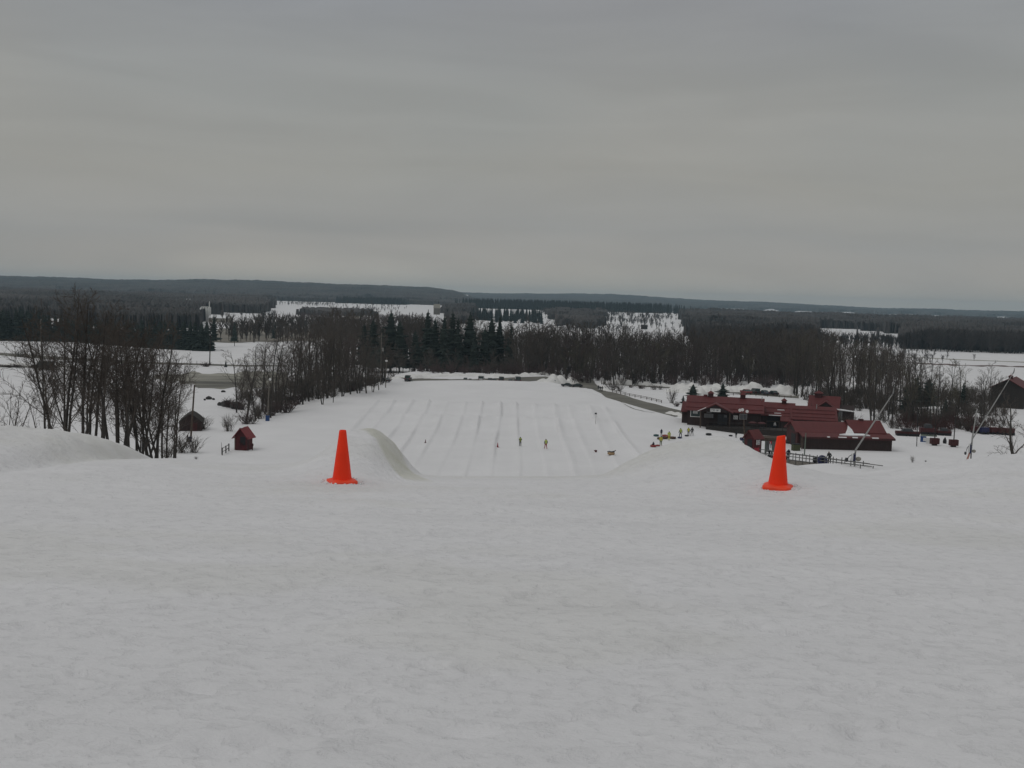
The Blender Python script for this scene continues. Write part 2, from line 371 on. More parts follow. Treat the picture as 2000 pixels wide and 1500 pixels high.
# ------------------------------------------------------------------ mesh helpers
class MB:
    def __init__(self): self.v, self.f, self.mi = [], [], []
    def add(self, V, Fs, mi=0):
        o = len(self.v); self.v.extend([tuple(p) for p in V]); self.f.extend([tuple(o + i for i in f) for f in Fs]); self.mi.extend([mi] * len(Fs))
    def box(self, a, b, mi=0, M=None):
        V = [Vector((x, y, z)) for z in (a[2], b[2]) for y in (a[1], b[1]) for x in (a[0], b[0])]
        if M is not None: V = [M @ p for p in V]
        self.add(V, [(0, 2, 3, 1), (4, 5, 7, 6), (0, 1, 5, 4), (2, 6, 7, 3), (0, 4, 6, 2), (1, 3, 7, 5)], mi)
    def tube(self, pts, rs, k=4, cap=True, mi=0):
        pts = [Vector(p) for p in pts]; n = len(pts); V = []
        for i, p in enumerate(pts):
            d = (pts[min(i + 1, n - 1)] - pts[max(i - 1, 0)])
            d = d.normalized() if d.length > 1e-9 else Vector((0, 0, 1))
            a = d.cross(Vector((0.31, 0.17, 0.93)) if abs(d.z) < 0.9 else Vector((1, 0.1, 0))).normalized(); b = d.cross(a)
            for j in range(k):
                t = 2 * math.pi * j / k; V.append(p + (a * math.cos(t) + b * math.sin(t)) * rs[i])
        Fs = [(i * k + j, i * k + (j + 1) % k, (i + 1) * k + (j + 1) % k, (i + 1) * k + j) for i in range(n - 1) for j in range(k)]
        if cap: Fs += [tuple(range(k))[::-1], tuple((n - 1) * k + j for j in range(k))]
        self.add(V, Fs, mi)
    def bar(self, p0, p1, r, k=4, mi=0): self.tube([p0, p1], [r, r], k, True, mi)
    def lathe(self, prof, k=16, c=(0, 0, 0), mi=0):
        V = [(c[0] + r * math.cos(2 * math.pi * j / k), c[1] + r * math.sin(2 * math.pi * j / k), c[2] + z) for r, z in prof for j in range(k)]
        n = len(prof)
        Fs = [(i * k + j, i * k + (j + 1) % k, (i + 1) * k + (j + 1) % k, (i + 1) * k + j) for i in range(n - 1) for j in range(k)]
        Fs += [tuple(range(k))[::-1], tuple((n - 1) * k + j for j in range(k))]
        self.add(V, Fs, mi)
    def prism(self, poly, d, mi=0):
        """polygon (list of 3D points) extruded by vector d"""
        n = len(poly); d = Vector(d); V = [Vector(p) for p in poly] + [Vector(p) + d for p in poly]
        self.add(V, [tuple(range(n))[::-1], tuple(range(n, 2 * n))] + [(i, (i + 1) % n, n + (i + 1) % n, n + i) for i in range(n)], mi)
    def torus(self, c, R, r, n=16, k=8, mi=0, sz=1.0):
        V = [(c[0] + (R + r * math.cos(b)) * math.cos(a), c[1] + (R + r * math.cos(b)) * math.sin(a), c[2] + r * sz * math.sin(b))
             for a in [2 * math.pi * i / n for i in range(n)] for b in [2 * math.pi * j / k for j in range(k)]]
        self.add(V, [(i * k + j, ((i + 1) % n) * k + j, ((i + 1) % n) * k + (j + 1) % k, i * k + (j + 1) % k) for i in range(n) for j in range(k)], mi)
    def ball(self, c, r, n=8, m=5, mi=0, s=(1, 1, 1)):
        V = [(c[0] + s[0] * r * math.sin(math.pi * i / m) * math.cos(2 * math.pi * j / n), c[1] + s[1] * r * math.sin(math.pi * i / m) * math.sin(2 * math.pi * j / n), c[2] + s[2] * r * math.cos(math.pi * i / m)) for i in range(m + 1) for j in range(n)]
        self.add(V, [(i * n + j, (i + 1) * n + j, (i + 1) * n + (j + 1) % n, i * n + (j + 1) % n) for i in range(m) for j in range(n)], mi)
    def mesh(self, name, mats, smooth=False):
        me = bpy.data.meshes.new(name); me.from_pydata(self.v, [], self.f)
        mats = mats if isinstance(mats, (list, tuple)) else [mats]
        for m in mats: me.materials.append(m)
        if any(self.mi): me.polygons.foreach_set('material_index', self.mi)
        if smooth: me.polygons.foreach_set('use_smooth', [True] * len(me.polygons))
        me.update(); return me
    def build(self, name, mats, parent=None, smooth=False):
        return link(name, self.mesh(name, mats, smooth), parent)
def link(name, me, parent=None):
    o = bpy.data.objects.new(name, me); COL.objects.link(o)
    if parent is not None: o.parent = parent
    return o
def tag(o, label=None, cat=None, group=None, kind=None):
    if label: o['label'] = label
    if cat: o['category'] = cat
    if group: o['group'] = group
    if kind: o['kind'] = kind
    return o
def empty(name, loc=(0, 0, 0), rz=0.0, label=None, cat=None, group=None):
    o = bpy.data.objects.new(name, None); COL.objects.link(o); o.location = loc; o.rotation_euler = (0, 0, rz); o.empty_display_size = 0.2
    return tag(o, label, cat, group)
def children(o): return [c for c in bpy.data.objects if c.parent is o]
def copy_tree(o, parent=None, kids=None):
    c = o.copy(); COL.objects.link(c)
    if parent is not None: c.parent = parent
    for ch in (kids if kids is not None else children(o)): 
        d = ch.copy(); COL.objects.link(d); d.parent = c
    return c

M = {}
M['bark'] = mat('bark', (0.052, 0.046, 0.040), 0.9, 0.3, 1.5)
M['twig'] = mat('twig', (0.080, 0.066, 0.056), 0.9)
M['twig_red'] = mat('twig_red', (0.082, 0.060, 0.056), 0.9)
M['twig_grey'] = mat('twig_grey', (0.100, 0.090, 0.080), 0.9)
M['twig_pale'] = mat('twig_pale', (0.095, 0.085, 0.060), 0.9)
M['needle'] = mat('needle', (0.026, 0.036, 0.030), 0.9, 0.35, 0.8)
M['needle_far'] = mat('needle_far', (0.022, 0.030, 0.029), 0.9, 0.25, 0.05)
M['wood_far'] = mat('wood_far', (0.060, 0.053, 0.050), 0.95, 0.6, 0.007)
M['larch'] = mat('larch', (0.085, 0.074, 0.068), 0.9)
M['red_wall'] = mat('red_wall', (0.062, 0.021, 0.021), 0.8, 0.25, 1.5, stretch=(4, 4, 0.4))
M['dark_wall'] = mat('dark_wall', (0.040, 0.026, 0.024), 0.85, 0.25, 1.5, stretch=(4, 4, 0.4))
M['red_roof'] = mat('red_roof', (0.106, 0.021, 0.021), 0.6, 0.12, 0.7, stretch=(2, 0.6, 0.6))
M['shed_roof'] = mat('shed_roof', (0.19, 0.026, 0.030), 0.5, 0.12, 1.2)
M['shed_red'] = mat('shed_red', (0.075, 0.016, 0.018), 0.75, 0.3, 1.2)
M['brown_wood'] = mat('brown_wood', (0.075, 0.055, 0.042), 0.85, 0.25, 3)
M['grey_wood'] = mat('grey_wood', (0.16, 0.145, 0.125), 0.85, 0.2, 3)
M['dark_wood'] = mat('dark_wood', (0.035, 0.030, 0.027), 0.9, 0.2, 3)
M['rail_steel'] = mat('rail_steel', (0.11, 0.11, 0.105), 0.6)
M['steel'] = mat('steel', (0.32, 0.32, 0.31), 0.5, 0.1, 4, metal=0.3)
M['green_steel'] = mat('green_steel', (0.13, 0.16, 0.13), 0.6)
M['white'] = mat('white', (0.70, 0.70, 0.69), 0.6, 0.06, 3)
M['black'] = mat('black', (0.018, 0.018, 0.020), 0.7)
M['darkgrey'] = mat('darkgrey', (0.05, 0.052, 0.056), 0.6)
M['grey'] = mat('grey', (0.22, 0.22, 0.22), 0.7)
M['glass'] = mat('glass', (0.03, 0.045, 0.045), 0.15, spec=0.5)
M['sign_ink'] = mat('sign_ink', (0.10, 0.10, 0.11), 0.8)
M['snow_cap'] = mat('snow_cap', (0.80, 0.805, 0.81), 0.8, 0.04, 2)
M['road'] = mat('road', (0.155, 0.148, 0.128), 0.9, 0.25, 0.12, stretch=(1, 1, 1))
M['slush'] = mat('slush', (0.25, 0.24, 0.205), 0.9, 0.6, 0.10, stretch=(0.35, 1, 1))
M['dull_red'] = mat('dull_red', (0.07, 0.022, 0.023), 0.7)
M['cone'] = mat('cone', (0.98, 0.042, 0.008), 0.5, 0.06, 4.0, spec=0.25)
M['cone_base'] = mat('cone_base', (0.92, 0.070, 0.022), 0.5, 0.08, 6.0, spec=0.4)
M['cone_faded'] = mat('cone_faded', (0.12, 0.035, 0.03), 0.7)
M['scuff'] = mat('scuff', (0.13, 0.012, 0.006), 0.8)
M['hivis'] = mat('hivis', (0.40, 0.47, 0.11), 0.7)
M['hivis_y'] = mat('hivis_y', (0.48, 0.44, 0.06), 0.7)
M['blue'] = mat('blue', (0.03, 0.07, 0.19), 0.6)
M['navy'] = mat('navy', (0.02, 0.025, 0.05), 0.7)
M['red'] = mat('red', (0.30, 0.02, 0.03), 0.6)
M['skin'] = mat('skin', (0.45, 0.27, 0.20), 0.6)
M['greenpants'] = mat('greenpants', (0.10, 0.13, 0.05), 0.8)
M['tube_red'] = mat('tube_red', (0.26, 0.05, 0.045), 0.45)
M['tube_brown'] = mat('tube_brown', (0.085, 0.045, 0.03), 0.5)
M['tube_tan'] = mat('tube_tan', (0.33, 0.22, 0.12), 0.5)
M['tube_teal'] = mat('tube_teal', (0.03, 0.075, 0.080), 0.5)
M['tube_black'] = mat('tube_black', (0.022, 0.022, 0.024), 0.45)
M['tube_blue'] = mat('tube_blue', (0.02, 0.022, 0.07), 0.45)
M['gun_pink'] = mat('gun_pink', (0.42, 0.20, 0.15), 0.6)
M['rock'] = mat('rock', (0.05, 0.048, 0.045), 0.9, 0.3, 1.5)
M['silo'] = mat('silo', (0.78, 0.78, 0.75), 0.7, 0.1, 0.4)
M['tan_roof'] = mat('tan_roof', (0.30, 0.28, 0.24), 0.8, 0.1, 0.1)
M['tank_green'] = mat('tank_green', (0.06, 0.065, 0.03), 0.7)

# ------------------------------------------------------------------ trees
def branch(mb, rng, p, d, L, r, n, k, wob, up):
    pts, rs = [p], [r]
    for i in range(n):
        d = (d + Vector((rng.gauss(0, wob), rng.gauss(0, wob), rng.gauss(0, wob * 0.6) + up))).normalized()
        p = p + d * (L / n); pts.append(p); rs.append(max(r * (1 - 0.8 * (i + 1) / n), r * 0.12))
    mb.tube(pts, rs, k, False)
    return pts, rs
def side_dir(rng, d, ang):
    a = d.cross(Vector((rng.gauss(0, 1), rng.gauss(0, 1), rng.gauss(0, 1)))).normalized()
    return (d * math.cos(ang) + a * math.sin(ang)).normalized()
def bare_tree(seed, H, stems=1, limbs=10, sub=6, twigs=6, twig2=0, r0=None, spread=0.5, low=0.25, tr=0.02, wob=0.06, detail=1):
    """bare deciduous tree: (trunk mesh builder, branches mesh builder)"""
    rng = random.Random(seed); tk, cr = MB(), MB(); r0 = r0 or H * 0.016
    for s in range(stems):
        if stems == 1: d0 = Vector((rng.gauss(0, .05), rng.gauss(0, .05), 1)).normalized(); p0 = Vector((0, 0, -0.6))
        else:
            a = 2 * math.pi * (s + rng.random() * .6) / stems; lean = rng.uniform(.05, .17)
            d0 = Vector((math.cos(a) * lean, math.sin(a) * lean, 1)).normalized(); p0 = Vector((math.cos(a) * r0 * 1.2, math.sin(a) * r0 * 1.2, -0.6))
        h = H * (1 if s == 0 else rng.uniform(.72, .98))
        pts, rs = branch(tk, rng, p0, d0, h, r0 * (1 if s == 0 else rng.uniform(.6, .95)), 8 if detail else 5, 7 if detail else 4, wob, 0.03)
        n = len(pts) - 1
        for i in range(limbs):
            t = low + (1 - low) * (i + rng.random()) / limbs * 0.97
            j = min(int(t * n), n - 1); f = t * n - j
            p = pts[j].lerp(pts[j + 1], f); d = (pts[j + 1] - pts[j]).normalized(); rr = rs[j] * (1 - f) + rs[j + 1] * f
            L = h * spread * (1.05 - 0.75 * t) * rng.uniform(.7, 1.2)
            b, br = branch(cr, rng, p, side_dir(rng, d, rng.uniform(.45, .95)), L, max(rr * rng.uniform(.35, .6), tr * 1.6), 4 if detail else 3, 4 if detail else 3, wob * 2.2, 0.10)
            for q in range(sub):
                t2 = 0.2 + 0.8 * (q + rng.random()) / sub; m_ = len(b) - 1; j2 = min(int(t2 * m_), m_ - 1); f2 = t2 * m_ - j2
                p2 = b[j2].lerp(b[j2 + 1], f2); d2 = (b[j2 + 1] - b[j2]).normalized()
                L2 = L * rng.uniform(.3, .55) * (1.15 - .5 * t2)
                c_, c_r = branch(cr, rng, p2, side_dir(rng, d2, rng.uniform(.4, .9)), L2, max(tr * 1.2, br[j2] * .5), 2, 3, wob * 2.5, 0.08)
                for w in range(twigs):
                    t3 = 0.15 + 0.85 * (w + rng.random()) / twigs; m3 = len(c_) - 1; j3 = min(int(t3 * m3), m3 - 1)
                    p3 = c_[j3].lerp(c_[j3 + 1], t3 * m3 - j3); d3 = (c_[j3 + 1] - c_[j3]).normalized(); L3 = L2 * rng.uniform(.35, .6)
                    e_, _x = branch(cr, rng, p3, side_dir(rng, d3, rng.uniform(.4, .9)), L3, tr, 1, 3, 0, 0.1)
                    for y in range(twig2):
                        branch(cr, rng, e_[0].lerp(e_[1], .3 + .6 * rng.random()), side_dir(rng, (e_[1] - e_[0]).normalized(), rng.uniform(.4, .9)), L3 * .6, tr * .8, 1, 3, 0, 0.1)
    return tk, cr
def conifer(seed, H, whorls=16, per=8, R=0.22, droop=0.25, bare=0.06, ragged=0.25, fine=True, core=0.5):
    rng = random.Random(seed); tk, cr = MB(), MB()
    tk.tube([(0, 0, -0.5), (0, 0, H * .98)], [H * .014, H * .002], 6, False)
    for i in range(whorls):
        t = bare + (1 - bare) * (i + rng.uniform(-.3, .3)) / whorls
        t = min(max(t, bare), .985); z = H * t
        L0 = H * R * (1.02 - t) ** 0.8 * rng.uniform(1 - ragged, 1 + ragged * .6) + H * .012
        a0 = rng.random() * 6.28
        for j in range(per):
            a = a0 + 2 * math.pi * (j + rng.uniform(-.3, .3)) / per; L = L0 * rng.uniform(1 - ragged, 1.05)
            u = Vector((math.cos(a), math.sin(a), 0)); s = Vector((-math.sin(a), math.cos(a), 0)); dz = -droop * L * rng.uniform(.5, 1.3)
            w = L * .24; b0 = Vector((0, 0, z)); mid = b0 + u * L * .55 + Vector((0, 0, dz * .4)); tip = b0 + u * L + Vector((0, 0, dz))
            up = Vector((0, 0, L * .10 + H * .006))
            cr.add([b0 + up, mid + s * w, mid - s * w, tip, mid + up, mid - up * 1.5], [(0, 1, 4), (0, 4, 2), (4, 1, 3), (4, 3, 2), (1, 5, 3), (5, 2, 3), (0, 5, 1), (0, 2, 5)])
            if fine:
                for sg in (-1, 1):
                    for q in (.35, .62, .82):
                        bb = b0 + u * L * q + Vector((0, 0, dz * q)); l2 = L * .34 * (1.1 - q); dd = (u * .75 + s * sg * .8).normalized()
                        tt = bb + dd * l2 + Vector((0, 0, -.12 * l2))
                        cr.add([bb + Vector((0, 0, .08 * L)), bb + u * .1 * L, bb - u * .06 * L - Vector((0, 0, .05 * L)), tt], [(0, 1, 3), (1, 2, 3), (2, 0, 3)])
    cr.tube([(0, 0, H * .93), (0, 0, H * 1.02)], [H * .012, H * .002], 4, False)
    if core:
        zs = [bare + (1 - bare) * t for t in np.linspace(0, .96, 12)]
        cr.tube([(rng.gauss(0, .006) * H, rng.gauss(0, .006) * H, H * t) for t in zs], [max(H * R * (1.02 - t) ** .8 * core * rng.uniform(.65, 1.15), H * .004) for t in zs], 7, True)
    return tk, cr
def shrub(seed, H, n=26, spread=.8, tr=.02):
    rng = random.Random(seed); mb = MB()
    for i in range(n):
        a = rng.random() * 6.28; l = rng.uniform(0, spread); d = Vector((math.cos(a) * l, math.sin(a) * l, 1)).normalized()
        p = Vector((rng.gauss(0, .12 * H), rng.gauss(0, .12 * H), -.2)); L = H * rng.uniform(.6, 1.15)
        b, _r = branch(mb, rng, p, d, L, tr * 1.5, 3, 3, .1, .02)
        for q in range(6):
            j = rng.randrange(1, 3); branch(mb, rng, b[j].lerp(b[j + 1], rng.random()), side_dir(rng, (b[j + 1] - b[j]).normalized(), rng.uniform(.3, .8)), L * rng.uniform(.2, .45), tr, 1, 3, 0, .05)
    return mb
_ONES = 'zeroth first second third fourth fifth sixth seventh eighth ninth tenth eleventh twelfth thirteenth fourteenth fifteenth sixteenth seventeenth eighteenth nineteenth'.split()
def nth(n):
    if n < 20: return _ONES[n]
    t = {2: ('twentieth', 'twenty'), 3: ('thirtieth', 'thirty'), 4: ('fortieth', 'forty')}[n // 10]
    return t[0] if n % 10 == 0 else t[1] + ' ' + _ONES[n % 10]
def tree_proto(name, gen, mt, mc, part='branches', H=None):
    tk, cr = gen
    if H:
        f = H / max(p[2] for p in cr.v)
        for b in (tk, cr): b.v = [(x, y, z * f) for x, y, z in b.v]
    return (tk.mesh(name + '_trunk', mt, True), cr.mesh(name + '_' + part, mc))
def plant_tree(name, proto, loc, s, rz, label, cat='tree', group=None, part='crown', sz=None, tilt=(0, 0)):
    o = empty(name, loc, rz, label, cat, group); o.scale = (s, s, sz or s); o.rotation_euler = (tilt[0], tilt[1], rz)
    link('trunk', proto[0], o); link(part, proto[1], o)
    return o
def np_mesh(mb):
    """triangulated numpy copy of a builder"""
    T = []
    for f in mb.f:
        for i in range(1, len(f) - 1): T.append((f[0], f[i], f[i + 1]))
    return np.array(mb.v, np.float32), np.array(T, np.int32)
def merge(name, protos, P, S, RZ, m, kind='stuff', label=None, cat=None, SZ=None):
    """thousands of small trees as one mesh"""
    rng = np.random.default_rng(len(P)); which = rng.integers(0, len(protos), len(P)); VV, TT, o = [], [], 0
    P = np.asarray(P); S = np.asarray(S); RZ = np.asarray(RZ); SZ = S if SZ is None else np.asarray(SZ)
    for w, (v, t) in enumerate(protos):
        k = np.nonzero(which == w)[0]
        if len(k) == 0: continue
        c, s = np.cos(RZ[k])[:, None], np.sin(RZ[k])[:, None]
        x = (v[None, :, 0] * c - v[None, :, 1] * s) * S[k][:, None] + P[k, 0][:, None]
        y = (v[None, :, 0] * s + v[None, :, 1] * c) * S[k][:, None] + P[k, 1][:, None]
        z = v[None, :, 2] * SZ[k][:, None] + P[k, 2][:, None]
        VV.append(np.stack([x, y, z], -1).reshape(-1, 3)); TT.append((t[None] + (np.arange(len(k)) * len(v))[:, None, None]).reshape(-1, 3) + o); o += len(k) * len(v)
    ob = mesh_from(name, np.concatenate(VV), np.concatenate(TT), m, False)
    return tag(ob, label, cat, None, kind)

# ------------------------------------------------------------------ roads, lots, ploughed snow
def drape(name, edge_a, edge_b, m, n=40, w=6, lift=0.05, rag=0.18):
    """strip of ground between two photo polylines, laid on the land"""
    def path(e):
        pts = [hit(*p) for p in e]; L = [0]
        for i in range(1, len(pts)): L.append(L[-1] + (pts[i] - pts[i - 1]).length)
        L = np.array(L) / L[-1]; t = np.linspace(0, 1, n)
        return np.stack([np.interp(t, L, [p[k] for p in pts]) for k in (0, 1)], -1)
    A, B = path(edge_a), path(edge_b); D = B - A; tt = np.linspace(0, 1, n) * n / 3
    A, B = A + D * (rag * (vnoise(tt, tt * 0, 3) - .5))[:, None], B + D * (rag * (vnoise(tt, tt * 0, 8) - .5))[:, None]
    s = np.linspace(0, 1, w)[None, :, None]
    XY = A[:, None, :] * (1 - s) + B[:, None, :] * s
    Z = land(XY[..., 0], XY[..., 1]) + lift
    V = np.concatenate([XY, Z[..., None]], -1).reshape(-1, 3)
    i = np.arange(n - 1)[:, None] * w + np.arange(w - 1)[None, :]
    Fq = np.stack([i, i + 1, i + w + 1, i + w], -1).reshape(-1, 4)
    o = mesh_from(name, V, Fq, m); o['kind'] = 'structure'
    return o
drape('access_road', [(1118, 739), (1124, 747), (1150, 757), (1172, 767), (1205, 784), (1240, 799), (1275, 806), (1340, 811)],
      [(1156, 739), (1160, 748), (1174, 757), (1186, 765), (1220, 772), (1255, 781), (1300, 794), (1345, 805)], M['road'])
drape('parking_road', [(1085, 747), (1130, 757), (1160, 760)], [(1090, 741), (1130, 748), (1160, 750)], M['road'], lift=0.09)
drape('lot_road', [(1180, 751), (1240, 754), (1330, 760), (1450, 770), (1560, 778)], [(1180, 748), (1240, 750), (1330, 755), (1450, 763), (1560, 770)], M['road'], lift=0.06)
drape('far_lot_road', [(735, 745), (800, 744), (940, 743), (1090, 746)], [(740, 741), (800, 740), (940, 739), (1090, 741)], M['road'], lift=0.06)
drape('country_road', [(-120, 690), (0, 694), (60, 699), (120, 703), (200, 708), (330, 712), (480, 716), (560, 716)], [(-120, 684), (0, 689), (60, 693), (120, 697), (200, 702), (330, 708), (480, 713), (560, 713)], M['road'])
drape('farm_track', [(-120, 714), (0, 718), (50, 718), (105, 724)], [(-120, 709), (0, 712), (50, 713), (105, 716)], M['road'])
drape('slush_lot', [(300, 738), (340, 748), (390, 756), (470, 758), (560, 757)], [(300, 733), (340, 729), (390, 727), (470, 728), (560, 728)], M['slush'], n=60, w=14, rag=.35)
drape('valley_road', [(1540, 690), (1690, 694.3), (1850, 702.3), (2100, 712)], [(1540, 689), (1690, 692.8), (1850, 700.8), (2100, 710.5)], M['slush'], rag=.3)
drape('ditch_band', [(1540, 703), (1740, 708.2), (1850, 713.6), (2100, 720.5)], [(1540, 701.5), (1740, 706.5), (1850, 711.5), (2100, 718.5)], mat('dry_weeds', (0.13, 0.085, 0.075), .95, .3, .3), n=120, rag=.9)
drape('stubble_field', [(400, 668), (480, 668), (640, 664), (745, 660)], [(430, 640), (480, 640), (640, 640), (745, 640)], mat('stubble', (0.22, 0.20, 0.17), .95, .3, .03), n=30, w=10, lift=.15)

def snow_bank(pts, h, w, seed, name='snow_bank', lumps=2.6, hk=1.0):
    P = [hit(*p) for p in pts]; L = [0]
    for i in range(1, len(P)): L.append(L[-1] + (P[i] - P[i - 1]).length)
    n = max(24, int(L[-1] / 0.5)); t = np.linspace(0, L[-1], n)
    X = np.interp(t, L, [p.x for p in P]); Y = np.interp(t, L, [p.y for p in P])
    k = 9; u = np.linspace(-1, 1, k)
    dx, dy = np.gradient(X), np.gradient(Y); q = np.hypot(dx, dy); nx, ny = -dy / q, dx / q
    XX = X[:, None] + nx[:, None] * u * w / 2; YY = Y[:, None] + ny[:, None] * u * w / 2
    a = np.clip(0.35 + 1.0 * vnoise(t / lumps, t * 0, seed) + 0.35 * (vnoise(t / .9, t * 0, seed + 1) - .5), .15, 1.5)
    end = np.minimum(sst(0, 2.5, t), sst(0, 2.5, L[-1] - t))
    h *= hk
    Z = land(XX, YY) - 0.1 + h * (a * end)[:, None] * np.clip(1 - u ** 2, 0, 1)[None, :] * (0.8 + 0.5 * (vnoise(XX / .8, YY / .8, seed + 2) - .3))
    i = np.arange(n - 1)[:, None] * k + np.arange(k - 1)[None, :]
    Fq = np.stack([i, i + 1, i + k + 1, i + k], -1).reshape(-1, 4)
    o = mesh_from(name, np.stack([XX, YY, Z], -1).reshape(-1, 3), Fq, M['bank_snow']); o['kind'] = 'structure'
M['bank_snow'] = mat('bank_snow', (0.72, 0.71, 0.69), .8, .10, .5)
snow_bank([(752, 741), (800, 738), (850, 737)], .9, 4.5, 3)
snow_bank([(812, 735), (900, 734.5), (1000, 735.5), (1095, 738.5)], 1.0, 4, 5)
snow_bank([(1060, 746), (1100, 748), (1124, 748)], 2.0, 5, 7)
snow_bank([(1158, 748.5), (1176, 749), (1192, 750)], 1.5, 4, 9)
snow_bank([(1188, 750), (1250, 752), (1330, 757), (1350, 758)], 1.7, 3.5, 11)
snow_bank([(1318, 767), (1340, 764), (1380, 764), (1440, 764), (1500, 768), (1560, 773)], 3.0, 9, 13, lumps=5)
snow_bank([(1345, 777), (1365, 773), (1400, 771), (1425, 772)], 1.8, 4, 15)
snow_bank([(1170, 760), (1182, 762), (1192, 764)], 1.3, 3, 16)
snow_bank([(420, 706), (470, 706), (540, 704)], .8, 4, 17)
snow_bank([(0, 712), (60, 715), (180, 722)], 1.0, 4, 19)
snow_bank([(1300, 806), (1330, 812), (1345, 817)], 1.2, 3, 23)

# ------------------------------------------------------------------ far woods
def spiky_canopy(name, px0, px1, Y0, Y1, h, m, seed, dpx=2.2, dY=26, gap=0.0, gscale=160, label=None, edge=0.25, holes=(), fade=0):
    c = np.arange(px0, px1, dpx); n = int((Y1 - Y0) / dY) + 2
    Ys = np.linspace(Y0, Y1, n)
    rng = np.random.default_rng(seed)
    YY = Ys[:, None] + rng.uniform(-.35, .35, (n, len(c))) * dY
    XX = (c[None, :] - 1000) / 2000 * YY + rng.uniform(-.3, .3, (n, len(c))) * dpx / 2000 * YY
    hh = h * (0.70 + 0.26 * rng.random((n, len(c))) + 1.0 * fbm(XX / 70, YY / 70, seed, 3))
    keep = np.ones_like(hh)
    if gap > 0:
        keep = (vnoise(XX / gscale, YY / (gscale * 2.2), seed + 5) * 0.7 + vnoise(XX / gscale * 3, YY / gscale * 1.4, seed + 6) * 0.3 > gap).astype(float)
    keep *= (c[None, :] > px0 + 55 * vnoise(YY / 45, YY * 0, seed + 12)) & (c[None, :] < px1 - 40 * vnoise(YY / 45, YY * 0, seed + 13))
    if fade: keep *= vnoise(XX / 22, YY / 45, seed + 15) > .9 * (1 - (c[None, :] - px0) / fade)
    wob = edge * (vnoise(c / 30.0, c * 0, seed + 9) - .3) * (Y1 - Y0)
    keep *= (YY > Y0 + np.maximum(wob, 0)[None, :])
    for (a, b, y0, y1) in holes: keep *= ~((c[None, :] > a + 25 * (vnoise(YY / 60, YY * 0, 3) - .5)) & (c[None, :] < b + 25 * (vnoise(YY / 60, YY * 0, 4) - .5)) & (YY > y0) & (YY < y1))
    keep[0] = 0; keep[-1] = 0; keep[:, 0] = 0; keep[:, -1] = 0
    Z = land(XX, YY) + np.where(keep > 0, hh, -4.0)
    V = np.stack([XX, YY, Z], -1).reshape(-1, 3); na = len(c)
    i = np.arange(n - 1)[:, None] * na + np.arange(na - 1)[None, :]
    o = mesh_from(name, V, np.stack([i, i + 1, i + na + 1, i + na], -1).reshape(-1, 4), m, False)
    return tag(o, label, 'woods', None, 'stuff')
spiky_canopy('ridge_woods', -700, 960, 2500, 4700, 13, M['wood_far'], 1, gap=0.0, label='blue grey wooded ridge on the left horizon')
spiky_canopy('distant_woods', 840, 2700, 4300, 6900, 13, M['wood_far'], 2, dY=40, gap=0.20, gscale=260, label='palest strip of wooded hills along the right horizon')
HOLES = [(1592, 1680, 600, 1230), (1670, 1720, 600, 1160), (1710, 1760, 600, 1090), (1352, 1600, 600, 760)]
spiky_canopy('hillside_woods', 1352, 2700, 715, 2300, 13, M['wood_far'], 3, dY=13, gap=0.16, gscale=120, holes=HOLES, edge=.05, fade=70, label='dark leafless woods on the far slope at right')
spiky_canopy('lowland_woods', -700, 545, 700, 2500, 12, M['wood_far'], 4, dY=15, gap=0.24, edge=.04, fade=0, holes=[(430, 560, 600, 1150), (395, 440, 600, 1080)], gscale=110, label='dull brown woods on the flat below the left ridge')
spiky_canopy('middle_woods', 470, 960, 2250, 2700, 11, M['wood_far'], 6, dY=22, gap=0.12, label='grey woods between the left ridge and the snow fields')
spiky_canopy('middle_woods', 940, 1400, 2500, 4300, 11, M['wood_far'], 8, dY=30, gap=0.15, label='grey woods behind the dark conifer plantation')

def tiny_bare(seed, H=10, n=16, tr=.16):
    rng = random.Random(seed); mb = MB(); mb.tube([(0, 0, -.5), (0, 0, H * .8)], [H * .022, H * .008], 3, False)
    for i in range(n):
        z = H * rng.uniform(.15, .72); a = rng.random() * 6.28; l = rng.uniform(.25, .62)
        d = Vector((math.cos(a) * l, math.sin(a) * l, .85)).normalized(); L = H * rng.uniform(.22, .5)
        mb.tube([(0, 0, z), d * L * .6 + Vector((0, 0, z)), d * L + Vector((0, 0, z + .05 * L))], [tr, tr * .8, tr * .2], 3, False)
        for q in range(2):
            p = d * L * rng.uniform(.3, .7) + Vector((0, 0, z)); e = side_dir(rng, d, .6); mb.tube([p, p + e * L * .5], [tr * .7, tr * .2], 3, False)
    return np_mesh(mb)
def tiny_conifer(seed, H=10, wh=7, per=6, R=.24):
    tk, cr = conifer(seed, H, wh, per, R, .35, .03, .3, False); return np_mesh(cr)
TB = [tiny_bare(i) for i in range(5)]
TC = [tiny_conifer(i) for i in range(4)]
def scatter(px0, px1, Y0, Y1, n, seed, gap=0.0, gs=60):
    rng = np.random.default_rng(seed); soft = min(90, .18 * (px1 - px0))
    Y = np.sqrt(rng.uniform(Y0 ** 2, Y1 ** 2, n)); c = rng.uniform(px0, px1, n); X = (c - 1000) / 2000 * Y
    k = rng.random(n) < np.minimum(np.clip((c - px0) / soft, 0, 1), np.clip((px1 - c) / soft, 0, 1)) ** 1.3; X, Y = X[k], Y[k]
    if gap > 0:
        k = vnoise(X / gs, Y / gs, seed) > gap; X, Y = X[k], Y[k]
    return np.stack([X, Y, land(X, Y)], -1), rng
